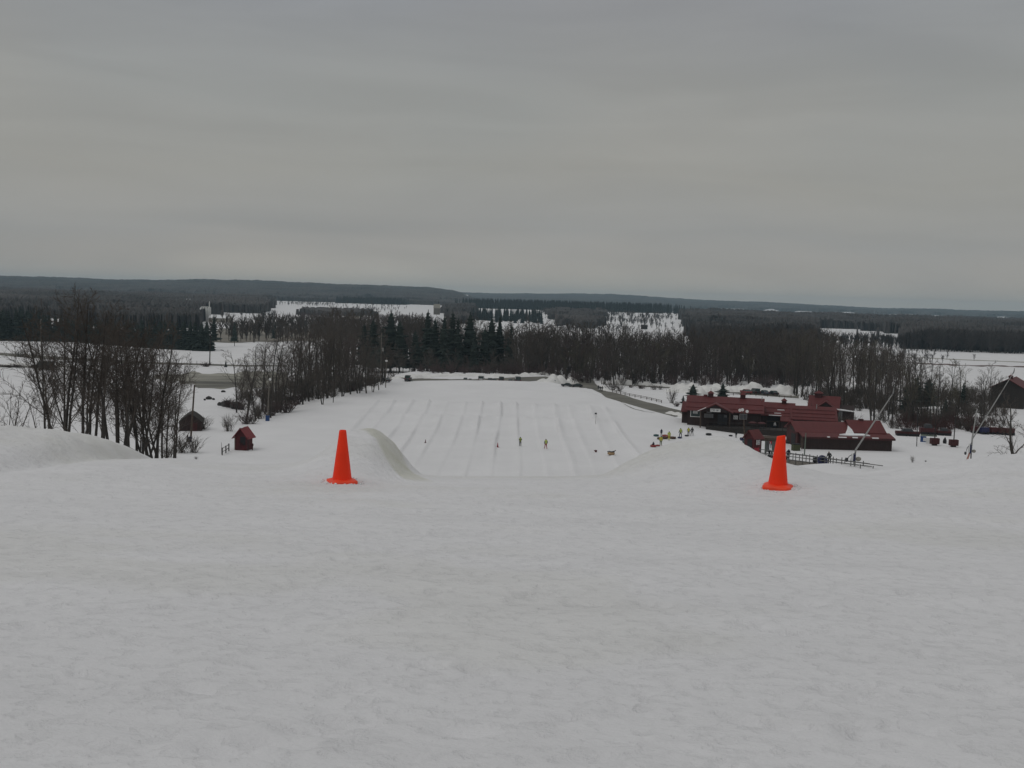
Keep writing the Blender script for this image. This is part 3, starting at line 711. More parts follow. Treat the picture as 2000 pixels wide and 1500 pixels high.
def wood(name, protos, px0, px1, Y0, Y1, n, h0, h1, m, seed, label, gap=0.0, gs=60, proto_h=10.0, cat='woods', thin=1.0):
    P, rng = scatter(px0, px1, Y0, Y1, n, seed, gap, gs)
    S = rng.uniform(h0, h1, len(P)) / proto_h
    return merge(name, protos, P, S * thin, rng.uniform(0, 6.28, len(P)), m, 'stuff', label, cat, SZ=S)
wood('conifer_plantation', TC, 645, 800, 2050, 2250, 420, 12, 16, M['needle_far'], 31, 'small dark conifer plantation above the white field left of centre')
wood('conifer_plantation', TC, 872, 1345, 1780, 2000, 1500, 14, 19, M['needle_far'], 32, 'long dark conifer plantation stretching across the middle of the horizon')
wood('hillside_wood_edge', TB, 1335, 1610, 600, 860, 1000, 8, 14, M['wood_far'], 33, 'leafless trees along the near edge of the far right woods', thin=1.3)
wood('field_edge_trees', TB, 1560, 1775, 690, 770, 150, 7, 11, M['wood_far'], 42, 'thin leafless trees below the bright white field at right')
wood('hillside_wood_edge', TB, 1765, 2500, 690, 760, 1100, 11, 15, M['wood_far'], 34, 'leafless trees bordering the snowy road at right', thin=1.3)
wood('lowland_wood_edge', TB, -300, 560, 850, 1100, 700, 8, 13, M['wood_far'], 35, 'leafless trees at the foot of the left woods', gap=.35)
wood('field_scrub', TB, 470, 800, 1500, 1800, 130, 2, 7, M['wood_far'], 36, 'scrub dotted over the white slope left of centre', gap=.4, gs=40)
wood('field_scrub', TB, 560, 760, 1250, 1400, 60, 3, 6, M['wood_far'], 41, 'scrub along the hedge line below the white slope', gap=.3, gs=40)
wood('field_scrub', TB, 1050, 1370, 850, 1650, 200, 3, 10, M['wood_far'], 37, 'scrub dotted over the white slope right of centre', gap=.42, gs=45)
wood('hedge_row_scrub', TB, 1500, 2300, 520, 640, 160, 2, 6, M['wood_far'], 38, 'low scrub on the snowy field at right', gap=.55, gs=30)
wood('roadside_trees', TB, 400, 690, 540, 660, 150, 9, 15, M['twig'], 39, 'leafless trees behind the field right of the conifer row', gap=.2, gs=25)
spiky_canopy('field_woods', 838, 935, 900, 1760, 10, M['wood_far'], 14, dY=13, gap=.2, gscale=60, fade=40, label='brown bare woods cutting across the white field behind the pines')
spiky_canopy('field_woods', 1290, 1420, 780, 1750, 11, M['wood_far'], 15, dY=13, gap=.22, gscale=60, fade=110, label='grey bare woods at the right end of the white slope')
spiky_canopy('hedge_woods', 545, 765, 1140, 1230, 7, M['wood_far'], 16, dY=10, gap=.3, gscale=40, label='dark hedge line below the white slope left of centre')
wood('scrub_patches', TB, 1040, 1330, 850, 1720, 1500, 2.5, 7, M['wood_far'], 17, thin=1.4, gap=.5, gs=65, label='broken scrub patches over the white slope right of centre')
wood('scrub_patches', TB, 545, 800, 1330, 1800, 500, 3, 6, M['wood_far'], 18, gap=.55, gs=65, label='broken scrub patches over the white slope left of centre')
wood('scrub_patches', TB, 545, 860, 640, 1050, 900, 4, 8, M['twig_red'], 19, gap=.4, gs=60, label='brown brush on the flat between the belt and the white slope')
spiky_canopy('field_woods', 1052, 1185, 980, 1720, 8, M['wood_far'], 21, dY=12, gap=.36, gscale=60, fade=35, label='grey brown bare woods left of the right white slope')
wood('conifer_clump', TC, 915, 1062, 1090, 1260, 120, 10, 15, M['needle_far'], 44, 'dark conifers massed on the field beyond the centre woods')
# single trees standing in the white fields
_rg = random.Random(77)
tb_me = []
for i in range(3):
    tk, cr = bare_tree(400 + i, 10, 1, 9, 4, 3, 0, tr=.07, detail=0); tb_me.append(tree_proto('field_tree', (tk, cr), M['bark'], M['twig']))
tc_me = []
for i in range(3):
    tc_me.append(tree_proto('far_conifer', conifer(500 + i, 10, 10, 7, .24, .3, .04, .3, False), M['bark'], M['needle_far'], 'crown'))
for i, px in enumerate([918, 926, 935, 944, 953, 962, 972, 980, 988, 1000, 1006, 1020, 1026, 1045, 1052, 1058]):
    p = on(px + _rg.uniform(-3, 3), 1100 + _rg.uniform(-40, 60))
    plant_tree('conifer', tc_me[i % 3], p, _rg.uniform(.9, 1.65), _rg.random() * 6, 'far conifer, %s from the left in the loose clump beyond the woods' % nth(i + 1), 'conifer', 'conifers in the clump beyond the centre woods')
lar = tree_proto('larch', conifer(510, 10, 12, 8, .2, .3, .03, .2, False), M['bark'], M['larch'], 'crown')
for i in range(8):
    p = on(780 + 6.3 * i, 800 + _rg.uniform(-15, 15))
    plant_tree('larch', lar, p, _rg.uniform(1.3, 1.55), _rg.random() * 6, 'brownish pointed tree, %s from the left in its even row' % nth(i + 1), 'tree', 'brownish larches in an even row')
for i, (px, Y, h) in enumerate([(606, 1500, 9), (677, 1500, 12), (728, 1450, 13), (1215, 1150, 13), (1273, 1050, 15), (1258, 1080, 12), (1190, 1250, 10), (1150, 1100, 12), (1310, 1200, 12), (1033, 900, 14), (604, 950, 9), (1120, 900, 13), (1090, 1000, 10)]):
    plant_tree('bare_tree', tb_me[i % 3], on(px, Y), h / 10, _rg.random() * 6, ['lone tree at the left end of the upper white field', 'lone tree near the middle of the upper white field', 'lone tree at the right end of the upper white field', 'lone tree near the dark hut on the right white field', 'tallest lone tree right of the dark hut', 'smaller lone tree close beside the tallest one', 'lone tree left of the dark hut on the slope', 'lone tree far left on the right white slope', 'last lone tree before the dark right woods', 'lone tree in the field behind the pine group', 'lone round tree by the low white field at left', 'lone tree over the wood top right of the pines', 'lone tree behind the conifer clump right end'][i], 'tree', 'lone trees in the distant fields')

# ------------------------------------------------------------------ conifer row at left
con_me = [tree_proto('conifer', conifer(520 + i, 14, 17, 9, .30, .28, .0, .25, True), M['bark'], M['needle'], 'crown') for i in range(5)]
k = 0
for row in range(3):
    for i in range(42):
        px = -60 + i * 11.3 + _rg.uniform(-3, 3)
        if px > 408: continue
        base = np.interp(px, [-60, 0, 150, 300, 410], [664, 665, 668, 680, 686])
        p = hit(px, base); Y = p.y + row * 6 + _rg.uniform(-1, 1); q = on(px, Y)
        h = (np.interp(px, [-60, 0, 60, 110, 200, 300, 380, 408], [62, 58, 58, 45, 42, 50, 52, 52]) + _rg.uniform(-4, 6)) * Y / 2000
        plant_tree('conifer', con_me[k % 5], q, h / 14 * 1.15, _rg.random() * 6, ('dark conifer, %s from the left in the front rank of the shelter row' % nth(i + 1)) if row == 0 else ('dark conifer in the %s rank of the shelter row across the left field' % ('middle' if row == 1 else 'rear')), 'conifer', 'conifers in the shelter row at left' if row == 0 else 'conifers in the %s rank of the shelter row' % ('middle' if row == 1 else 'rear'), sz=h / 14); k += 1
for px, b, h, lab in [(418, 678, 62, 'rounded dark pine at the right end of the shelter row'), (458, 676, 48, 'broad dark pine standing alone right of the shelter row'), (536, 668, 36, 'small dark pine among bare trees behind the left field')]:
    p = hit(px, b); plant_tree('pine', tree_proto('pine', conifer(int(px), 14, 11, 8, .3, .05, .22, .4, True), M['bark'], M['needle'], 'crown'), p, h * p.y / 2000 / 14, 1, lab, 'pine')
p = hit(441, 717); plant_tree('conifer', con_me[1], p, 13 * p.y / 2000 / 14, 0, 'tiny lone conifer beside the country road at left', 'conifer')

# ------------------------------------------------------------------ central woods
mid = []
for i in range(6):
    mid.append(tree_proto('bare_tree', bare_tree(600 + i, 16, 1 + (i % 3 == 2), 11, 5, 5, 0, r0=.22, spread=.42, low=.22, tr=.035, detail=0), M['bark'], [M['twig'], M['twig_grey'], M['twig_red'], M['twig'], M['twig_pale'], M['twig']][i % 6], H=16))
midl = [np_mesh_ for np_mesh_ in []]
def light_tree(seed):
    tk, cr = bare_tree(seed, 16, 1, 9, 4, 3, 0, r0=.22, spread=.42, low=.2, tr=.05, detail=0)
    v1, t1 = np_mesh(tk); v2, t2 = np_mesh(cr); return np.concatenate([v1, v2]), np.concatenate([t1, t2 + len(v1)])
midl = [light_tree(640 + i) for i in range(5)]
# (px, base row, top row) of the front of the wood
FRONT = np.array([(455, 800, 640), (500, 812, 640), (545, 800, 640), (600, 780, 632), (650, 770, 622), (700, 762, 625), (740, 756, 630), (760, 740, 640), (800, 736, 635), (900, 735, 642), (1000, 735, 640), (1060, 736, 632), (1120, 736, 640), (1200, 744, 648), (1300, 748, 655), (1400, 752, 662), (1500, 757, 660), (1560, 762, 655), (1620, 768, 650)], float)
LABW = ['leafless brown tree in the dark wood beyond the tubing run', 'leafless brown tree in the dark wood beyond the tubing run']
_rw = random.Random(91); cnt = 0; GROUPW = 'leafless trees of the central wood'
spots = []
while len(spots) < 262:
    px = _rw.uniform(560, 1600); d = _rw.random() ** 1.6
    spots.append((px, d))
for px, d in spots:
    b = np.interp(px, FRONT[:, 0], FRONT[:, 1]); t = np.interp(px, FRONT[:, 0], FRONT[:, 2])
    if px < 760:
        Y0 = hit(px, b).y; Y = Y0 + d * 90
    else:
        Y0 = {True: 338, False: 330}[px < 1150] if px < 1330 else 345; Y = Y0 + d * 70
    if 690 < px < 1005: Y = Y0 + d * 18 if cnt % 2 else 392 + 18 * d
    q = on(px, Y); h = (q.z * -2000 / Y + np.interp(px, [0, 2000], [560, 616]) - (t if not 690 < px < 1005 else (t + 38 if cnt % 2 else t + 6))) * Y / 2000 * _rw.uniform(.62, 1.06)
    if px < 760: h = (b - t) * Y0 / 2000 * _rw.uniform(.6, .95)
    plant_tree('bare_tree', mid[cnt % 6], q, h / 16 * _rw.uniform(1.0, 1.25), _rw.random() * 6.28, LABW[0], 'tree', GROUPW, sz=h / 16); cnt += 1
P, rng = scatter(600, 1660, 345, 470, 1150, 55)
kp = ~((_px(P[:, 0], P[:, 1]) > 690) & (_px(P[:, 0], P[:, 1]) < 1005) & (P[:, 1] < 395)); P = P[kp]
hs = rng.uniform(.6, 1.04, len(P)) * np.interp(_px(P[:, 0], P[:, 1]), [600, 760, 1000, 1100, 1300, 1450, 1660], [22, 20, 17.5, 18.5, 16.5, 17.5, 19]) / 16
merge('central_wood_trees', midl, P, hs * 1.15, rng.uniform(0, 6.28, len(P)), M['twig'], 'stuff', 'leafless trees packed behind the front of the dark central wood', 'woods', SZ=hs)
SH = []
for i in range(4):
    SH.append(np_mesh(shrub(700 + i, 3.0, 18, .9, .04)))
P, rng = scatter(770, 1640, 328, 420, 620, 57)
hs = rng.uniform(.5, 1.3, len(P))
merge('wood_undergrowth', SH, P, hs, rng.uniform(0, 6.28, len(P)), M['twig_red'], 'stuff', 'tangled brown undergrowth at the foot of the central wood', 'undergrowth')
P, rng = scatter(1640, 1790, 320, 430, 150, 58)
hs = rng.uniform(.55, 1.0, len(P)) * np.interp(_px(P[:, 0], P[:, 1]), [1640, 1700, 1790], [19, 16, 12]) / 16
merge('thin_wood_trees', midl, P, hs * 1.05, rng.uniform(0, 6.28, len(P)), M['twig'], 'stuff', 'thinning leafless trees at the right end of the central wood', 'woods', SZ=hs)
# evergreens standing in the wood
ever = [tree_proto('spruce', conifer(720 + i, 18, 20, 9, .2, .3, .06, .32, True, .62), M['bark'], M['needle'], 'crown') for i in range(3)] + [tree_proto('white_pine', conifer(730 + i, 18, 15, 9, .25, -.05, .12, .5, True, .62), M['bark'], M['needle'], 'crown') for i in range(3)]
DY = -12
for px, top, Y, kd, lab in [(728, 622, 370, 4, 'left of the big pines in the wood, dark and ragged'), (762, 607, 372, 3, 'biggest round topped dark pine in the wood left of centre'), (745, 640, 366, 5, 'dark pine low between the two big pines'), (780, 625, 368, 4, 'dark pine filling the right flank of the biggest pine'),
        (834, 606, 380, 0, 'tall narrow dark spruce left of the gap in the wood'), (848, 622, 376, 5, 'dark pine pressed against the tall narrow spruce'), (866, 616, 372, 1, 'dark spruce with snow on its lower boughs'), (882, 608, 382, 0, 'pointed spruce beside the pale bare trunk'), (893, 622, 378, 2, 'dark spruce right of the pale bare trunk'), (916, 611, 385, 3, 'dark pine with an open pointed top'),
        (945, 640, 380, 4, 'low dark pine right of the open topped pine'), (958, 620, 390, 3, 'ragged dark pine at the right of the pine group'), (974, 617, 392, 1, 'dark spruce with a sharp top near the pine group end'), (996, 634, 388, 2, 'last small dark spruce at the right end of the pines'), (710, 632, 380, 5, 'dark pine at the left end of the pines'), (810, 645, 368, 4, 'dark pine in the shade between the two pine groups'), (925, 650, 372, 2, 'short dark spruce in front of the open topped pine'), (1100, 660, 420, 2, 'single dark spruce deep in the wood right of centre'), (1140, 668, 400, 0, 'second dark spruce deep in the wood right of centre')]:
    Y += DY; q = on(px, Y); h = (project(q.x, q.y, q.z)[1] - top) * Y / 2000
    plant_tree('pine' if kd >= 3 else 'spruce', ever[kd], q, h / 18 * (1.35 if kd >= 3 else 1.15), _rw.random() * 6, lab, 'evergreen', sz=h / 18)
# tree belt left of the run-out, nearer and clearer
belt = []
for i in range(4):
    belt.append(tree_proto('bare_tree', bare_tree(660 + i, 15, 1 + i % 2, 13, 6, 6, 0, r0=.2, spread=.45, low=.15, tr=.022, detail=1), M['bark'], M['twig'], H=15))
BELT = [(462, 806, 680), (480, 815, 668), (500, 822, 690), (512, 800, 655), (528, 816, 640), (545, 806, 650), (560, 800, 660), (575, 792, 640), (592, 790, 648), (606, 784, 632), (622, 780, 640), (640, 778, 628), (655, 774, 640), (668, 774, 650), (685, 770, 640), (700, 768, 650), (716, 768, 655), (728, 766, 690), (470, 790, 700), (536, 790, 665), (568, 780, 655), (598, 776, 645), (740, 762, 690), (630, 790, 700), (650.5, 786, 720)]
BELTX = [a[0] for a in BELT]
for i, (px, b, top) in enumerate(BELT):
    q = hit(px, b); h = (b - top) * q.y / 2000
    plant_tree('bare_tree', belt[i % 4], q, h / 15, _rw.random() * 6.28, 'leafless tree of the belt by the run, %s counted from its left end' % nth(1 + sorted(BELTX).index(px)), 'tree', 'tree belt left of the tubing run')

# ------------------------------------------------------------------ trees behind the left snow bank
nearp = []
for i, (stems, low) in enumerate([(1, .40), (2, .40), (1, .34), (3, .34), (2, .30)]):
    nearp.append(tree_proto('bare_tree', bare_tree(800 + i, 18, stems, 16 if stems == 1 else 11, 6, 6, 1, r0=.17, spread=.38, low=low, tr=.018, wob=.045), M['bark'], M['twig'], H=18))
LT = [(86, 92, 640, 0, .75, 'slim straight trunk at the left edge of the bare grove'), (113, 96, 566, 1, 1.15, 'tallest bare tree of the left grove, forked low with its top above the conifers'), (131, 93, 610, 2, 1.2, 'stout bare trunk leaning right beside the tallest tree'),
      (165, 95, 578, 0, 1.1, 'straight stout bare tree third from the left in the grove'), (178, 99, 606, 2, .8, 'thin bare tree just right of the third stout trunk'), (190, 96, 600, 0, .9, 'bare tree with a crooked trunk left of the grove centre'), (201, 93, 618, 2, .85, 'bare tree whose trunk nearly touches its crooked neighbour'),
      (218, 95, 588, 1, 1.0, 'forked bare tree in the middle of the grove'), (232, 102, 640, 0, .7, 'slim bare tree in the gap right of the grove centre'), (242, 97, 612, 2, 1.1, 'stout bare trunk where the snow bank starts to drop'), (252, 95, 622, 0, 1.0, 'bare tree close right of the stout trunk on the bank shoulder'),
      (270, 98, 634, 3, 1.25, 'clump of three stems left of the big spreading clump'), (286, 104, 640, 1, .8, 'bare tree showing between the two multi stem clumps'), (302, 100, 628, 3, 1.5, 'biggest spreading clump of stems at the right end of the grove'), (312, 101, 650, 4, 1.3, 'bare clump leaning right over the dark barn'), (330, 106, 668, 4, .9, 'low spreading bare tree between the grove and the barn'),
      (150, 108, 650, 1, .8, 'thin bare tree standing farther back at the left of the grove'), (208, 110, 655, 0, .8, 'thin bare tree standing farther back in the grove centre'), (262, 112, 660, 4, .8, 'thin bare tree standing farther back by the bank shoulder'), (345, 118, 690, 2, .7, 'slender bare tree just left of the barn roof'),
      (124, 112, 615, 0, .7, 'thin bare tree behind the tallest tree of the grove'), (172, 120, 640, 2, .7, 'thin far trunk seen behind the third stout trunk'), (226, 118, 640, 0, .7, 'thin far trunk behind the middle of the grove'), (276, 122, 655, 2, .75, 'thin far trunk behind the three stem clump'), (296, 124, 660, 1, .7, 'thin far forked tree behind the big spreading clump'), (318, 126, 672, 0, .7, 'thin far trunk behind the leaning clump'), (96, 110, 650, 2, .7, 'thin far trunk between the slim trunk and the tallest tree')]
_rl = random.Random(12)
for (px, Y, top, kd, fat, lab) in LT:
    q = on(px, Y); h = (project(q.x, q.y, q.z)[1] - top + (22 if px < 240 else 10)) * Y / 2000
    s = h / 18 * 1.0
    plant_tree('bare_tree', nearp[kd], q, s * (.86 + .2 * fat), _rl.random() * 6.28, lab, 'tree', 'bare grove behind the left snow bank', sz=s, tilt=(_rl.uniform(-.03, .03), .08 if kd in (3, 4) and px > 295 else _rl.uniform(-.03, .03)))
whip = [tree_proto('sapling', bare_tree(830 + i, 8, 1, 9, 4, 3, 0, r0=.07, spread=.4, low=.25, tr=.011, wob=.09), M['bark'], M['twig'], H=8) for i in range(3)]
for px, top, lab in [(12, 735, 'thin sapling at the left picture edge behind the bank'), (28, 745, 'thin sapling leaning right near the left picture edge'), (42, 742, 'pale sapling left of the slim straight trunk'), (56, 760, 'short sapling amid the thicket at far left'), (68, 750, 'thin sapling right beside the slim straight trunk'), (98, 745, 'sapling between the slim trunk and the tallest tree'), (148, 760, 'sapling in front of the third stout trunk'), (-15, 740, 'sapling cut by the left picture edge')]:
    q = on(px, 84); h = (project(q.x, q.y, q.z)[1] - top) * 84 / 2000
    plant_tree('sapling', whip[px % 3], q, h / 8, _rl.random() * 6, lab, 'sapling', 'saplings behind the left snow bank')
bush_me = [shrub(840 + i, 2.2, 34, .8, .02) .mesh('bush', M['twig']) for i in range(3)] + [shrub(850 + i, 2.2, 40, .9, .03).mesh('bush', M['twig_red']) for i in range(2)]
def bush(px, py, w, h, kd, lab, Y=None, cat='bush', group=None):
    q = hit(px, py) if Y is None else on(px, Y); o = link('bush', bush_me[kd]); o.location = q; o.rotation_euler = (0, 0, _rl.random() * 6)
    m = q.y / 2000; o.scale = (w * m / 2.6, w * m / 2.6, h * m / 2.4); tag(o, lab, cat, group)
for a in [(352, 884, 60, 34, 0, 'dark bush at the foot of the big spreading clump'), (378, 884, 40, 36, 1, 'brushy bush between the spreading clump and the pole'), (325, 893, 40, 30, 2, 'dark tangle under the right end of the grove'),
          (446, 842, 34, 34, 0, 'bush behind the small red shed, left of its roof'), (482, 828, 34, 26, 3, 'bush just behind the small red shed, right of its roof'), (494, 828, 22, 18, 1, 'wispy bush right of the shed roof'), (395, 838, 40, 26, 1, 'wispy twigs against the right side of the dark barn'),
          (396, 905, 10, 6, 2, 'tiny weed tuft in the snow below the pole'), (383, 897, 8, 6, 1, 'tiny weed sprig left of the weed tuft'), (403, 716, 26, 9, 3, 'dark low hedge beside the pole on the country road'),
          (530, 812, 40, 30, 3, 'brown brush by the lamp pole at the run edge'), (560, 806, 44, 26, 4, 'reddish brush right of the lamp pole'), (582, 790, 30, 24, 3, 'brush spilling onto the run right of the reddish brush'), (508, 818, 40, 34, 0, 'dense brush left of the lamp pole'), (626, 778, 40, 20, 1, 'pale brush at the edge of the run below the belt'), (650, 776, 26, 14, 0, 'low brush at the belt edge, farther along'), (690, 764, 40, 12, 3, 'low brush near the far end of the belt'), (545, 790, 60, 40, 0, 'large dark thicket inside the belt'), (600, 776, 60, 36, 1, 'dark thicket inside the belt near the run bend'),
          (1252, 759, 22, 7, 3, 'dark flat bush in the snow beside the road fence'), (1232, 757, 14, 5, 4, 'small dark bush left of the flat bush by the road fence'), (1195, 762, 34, 22, 0, 'round leafless bush at the bend of the access road'), (1210, 764, 22, 14, 1, 'smaller leafless bush right of the round bush at the bend'), (1276, 761, 20, 12, 2, 'pale bush in the snow right of the flat bush'), (1290, 761, 14, 9, 1, 'last pale bush before the bare shrub'), (1312, 787, 22, 30, 1, 'open bare shrub at the left of the lodge'), (1322, 794, 16, 10, 3, 'small brown bush at the corner of the lodge'),
          (1782, 903, 9, 14, 1, 'lone weed stalk in the snow right of the snow lance'), (1808, 902, 5, 4, 2, 'tiny weed dot in the snow right of the weed stalk'),
          (38, 697, 30, 16, 1, 'grey scrub beside the country road at far left'), (66, 698, 24, 10, 0, 'low scrub right of the grey roadside scrub'), (25, 717, 60, 6, 3, 'dark brush along the farm track at far left')]:
    bush(*a)
P, rng = scatter(455, 770, 205, 330, 620, 61)
def _inbelt(p):
    px, py = project(p[0], p[1], p[2]); b = np.interp(px, [455, 500, 545, 600, 650, 700, 740, 770], [800, 815, 806, 785, 772, 764, 756, 742]); return (py < b) & (py > b - 42)
k_ = np.array([_inbelt(p) for p in P]); P = P[k_]; hs = rng.uniform(.35, 1.1, len(P))
merge('belt_undergrowth', SH, P, hs, rng.uniform(0, 6.28, len(P)), M['twig'], 'stuff', 'brown undergrowth under the tree belt left of the tubing run', 'undergrowth')

# ------------------------------------------------------------------ trees behind the lodge and at right
rp = [tree_proto('bare_tree', bare_tree(860 + i, 16, 1 + i % 2, 12, 6, 5, 0, r0=.2, spread=.4, low=.25, tr=.022), M['bark'], [M['twig'], M['twig'], M['twig_pale'], M['twig']][i], H=16) for i in range(4)]
_rr = random.Random(31)
for i in range(64):
    u = _rr.random()
    px = 1545 + 395 * u; b = _rr.uniform(772, 800) if px < 1700 else _rr.uniform(785, 838)
    if px < 1600: b = _rr.uniform(768, 780)
    q = hit(px, b); top = np.interp(px, [1540, 1640, 1760, 1850, 1940], [655, 648, 680, 705, 715]) + _rr.uniform(-14, 45)
    h = (b - top) * q.y / 2000
    plant_tree('bare_tree', rp[i % 4], q, h / 16 * _rr.uniform(.85, 1.1), _rr.random() * 6.28, 'leafless tree among the thin trees behind the lodge and to its right', 'tree', 'thin trees behind and right of the lodge', sz=h / 16)
for px, b, top, kd, s, lab in [(1556, 772, 642, 2, 1.2, 'tall pale barked tree rising behind the lodge roofs'), (1622, 815, 652, 1, 1.2, 'dark tree close beside the white window of the back building'), (1648, 818, 650, 0, 1.1, 'forked dark tree right of the back building')]:
    q = hit(px, b); h = (b - top) * q.y / 2000; plant_tree('bare_tree', rp[kd], q, h / 16 * s, 1.0, lab, 'tree', sz=h / 16)
pine_me = [tree_proto('pine', conifer(880 + i, 8, 10, 8, .34, .0, .12, .45, True), M['bark'], M['needle'], 'crown') for i in range(3)]
for px, b, top, w, kd, lab in [(1353, 782, 750, 2.3, 0, 'round dark evergreen behind the left end of the lodge'), (1411, 782, 748, 2.0, 1, 'pointed dark evergreen behind the lodge near the cupola'), (1334, 790, 772, 1.5, 2, 'small dark evergreen at the left corner of the lodge'),
                            (1788, 800, 735, 1.8, 2, 'broad dark pine among the thin trees at right'), (1812, 800, 738, 1.7, 0, 'second broad dark pine right beside the first among thin trees'), (1768, 812, 752, 1.2, 1, 'lower dark pine left of the two broad pines'), (1880, 800, 745, .9, 2, 'dark pine left of the big brown barn'), (1845, 815, 778, 1.3, 0, 'dark bushy pine low between the thin trees')]:
    q = hit(px, b); h = (b - top) * q.y / 2000; plant_tree('pine', pine_me[kd], q, h / 8 * w, .5 * kd, lab, 'evergreen', sz=h / 8)
P, rng = scatter(1560, 1990, 225, 330, 900, 63, .38, 9)
hs = rng.uniform(.35, 1.15, len(P))
merge('thicket_undergrowth', SH, P, hs, rng.uniform(0, 6.28, len(P)), M['twig'], 'stuff', 'brown undergrowth beneath the thin trees at right', 'undergrowth')
P, rng = scatter(1735, 1960, 225, 245, 130, 65)
merge('red_brush', SH, P, rng.uniform(.4, .8, len(P)), rng.uniform(0, 6.28, len(P)), mat('red_twigs', (0.075, .04, .036), .9), 'stuff', 'dull red brush along the edge of the snow field at right', 'brush')
wd = tree_proto('bare_tree', bare_tree(890, 7, 2, 10, 6, 5, 1, r0=.16, spread=.55, low=.1, tr=.012, wob=.1), M['bark'], M['twig'])
q = on(1994, 128); plant_tree('bare_tree', wd, q, (project(q.x, q.y, q.z)[1] - 765) * 128 / 2000 / 7, 2.2, 'bare tree at the right picture edge with drooping twigs over snow', 'tree')
for px, y, w, h, lab in [(1960, 888, 60, 30, 'spray of bare twigs left of the tree at the right edge'), (1935, 890, 40, 14, 'low bare twigs lying over the snow near the right edge')]:
    bush(px, y, w, h, 1, lab, Y=128)

# ------------------------------------------------------------------ buildings
def frame(name, pL, pR, label, cat, rz=None):
    O, R = hit(*pL), hit(*pR); d = R - O; L = math.hypot(d.x, d.y)
    if rz is not None:
        L = (pR[0] - pL[0]) * O.y / 2000; d = Vector((math.cos(rz), math.sin(rz), 0))
    o = empty(name, O, math.atan2(d.y, d.x), label, cat); return o, L
def gable_wall(root, x0, x1, y0, y1, h, rise, m, axis='x', base=-.8, name='wall', ridge=.5):
    mb = MB()
    if axis == 'x':
        ym = y0 + (y1 - y0) * ridge; mb.prism([(x0, y0, base), (x0, y1, base), (x0, y1, h), (x0, ym, h + rise), (x0, y0, h)], (x1 - x0, 0, 0))
    else:
        xm = x0 + (x1 - x0) * ridge; mb.prism([(x0, y0, base), (x0, y0, h), (xm, y0, h + rise), (x1, y0, h), (x1, y0, base)], (0, y1 - y0, 0))
    return mb.build(name, m, root)
def gable_roof(root, x0, x1, y0, y1, h, rise, m, axis='x', over=.45, th=.16, name='roof', ridge=.5, sides=(1, 1), lift=.02):
    mb = MB(); h += lift
    if axis == 'x':
        ym = y0 + (y1 - y0) * ridge
        s0, s1 = rise / (ym - y0), rise / (y1 - ym)
        if sides[0]: mb.prism([(x0 - over, y0 - over, h - over * s0), (x0 - over, ym, h + rise), (x0 - over, ym, h + rise + th), (x0 - over, y0 - over, h - over * s0 + th)], (x1 - x0 + 2 * over, 0, 0))
        if sides[1]: mb.prism([(x0 - over, ym + .002, h + rise), (x0 - over, y1 + over, h - over * s1), (x0 - over, y1 + over, h - over * s1 + th), (x0 - over, ym + .002, h + rise + th)], (x1 - x0 + 2 * over, 0, 0))
    else:
        xm = x0 + (x1 - x0) * ridge
        s0, s1 = rise / (xm - x0), rise / (x1 - xm)
        if sides[0]: mb.prism([(x0 - over, y0 - over, h - over * s0), (x0 - over, y0 - over, h - over * s0 + th), (xm, y0 - over, h + rise + th), (xm, y0 - over, h + rise)], (0, y1 - y0 + 2 * over, 0))
        if sides[1]: mb.prism([(xm + .002, y0 - over, h + rise), (xm + .002, y0 - over, h + rise + th), (x1 + over, y0 - over, h - over * s1 + th), (x1 + over, y0 - over, h - over * s1)], (0, y1 - y0 + 2 * over, 0))
    return mb.build(name, m, root)
def part_box(root, name, a, b, m): mb = MB(); mb.box(a, b); return mb.build(name, m, root)
def window(root, x0, x1, z0, z1, y, fm, name='window', grid=1, face=-1):
    mb = MB(); w = .11; e = .06
    ya, yb = y - e, y
    mb.box((x0, ya, z0), (x1, yb, z0 + w)); mb.box((x0, ya, z1 - w), (x1, yb, z1)); mb.box((x0, ya, z0 + w), (x0 + w, yb, z1 - w)); mb.box((x1 - w, ya, z0 + w), (x1, yb, z1 - w))
    f = mb.build(name, fm, root); part_box(f, 'pane', (x0 + w, y - .03, z0 + w), (x1 - w, y, z1 - w), M['glass']); return f
def sign(root, x0, x1, z0, z1, y, rows=1, seed=0, name='sign', m=None):
    b = part_box(root, name, (x0, y - .06, z0), (x1, y, z1), m or M['white'])
    rng = random.Random(seed); mb = MB(); H = (z1 - z0)
    for r in range(rows):
        zc = z1 - H * (r + .5) / rows; ch = H / rows * .26; x = x0 + (x1 - x0) * .1; c = 0
        while x < x1 - (x1 - x0) * .12:
            w = ch * rng.uniform(.55, .8)
            if c % 8 != 6: mb.box((x, y - .075, zc - ch), (x + w * .35, y - .061, zc + ch)); mb.box((x + w * .35, y - .075, zc + ch * rng.choice([.6, -.9, -.1])), (x + w, y - .061, zc + ch * rng.choice([.95])))
            x += w * 1.35; c += 1
    mb.build('lettering', M['sign_ink'], b); return b
def cupola(root, x, y, z, s=.55, h=1.3):
    mb = MB(); mb.box((x - s, y - s, z - .5), (x + s, y + s, z + h * .55)); c = mb.build('cupola', M['red_wall'], root)
    m2 = MB(); t = s * 1.35; b = z + h * .55 + .003; m2.add([(x - t, y - t, b), (x + t, y - t, b), (x + t, y + t, b), (x - t, y + t, b), (x, y, z + h)], [(3, 2, 1, 0), (0, 1, 4), (1, 2, 4), (2, 3, 4), (3, 0, 4)])
    m2.bar((x, y, z + h), (x, y, z + h + .5), .04); m2.build('cupola_roof', M['red_roof'], c)
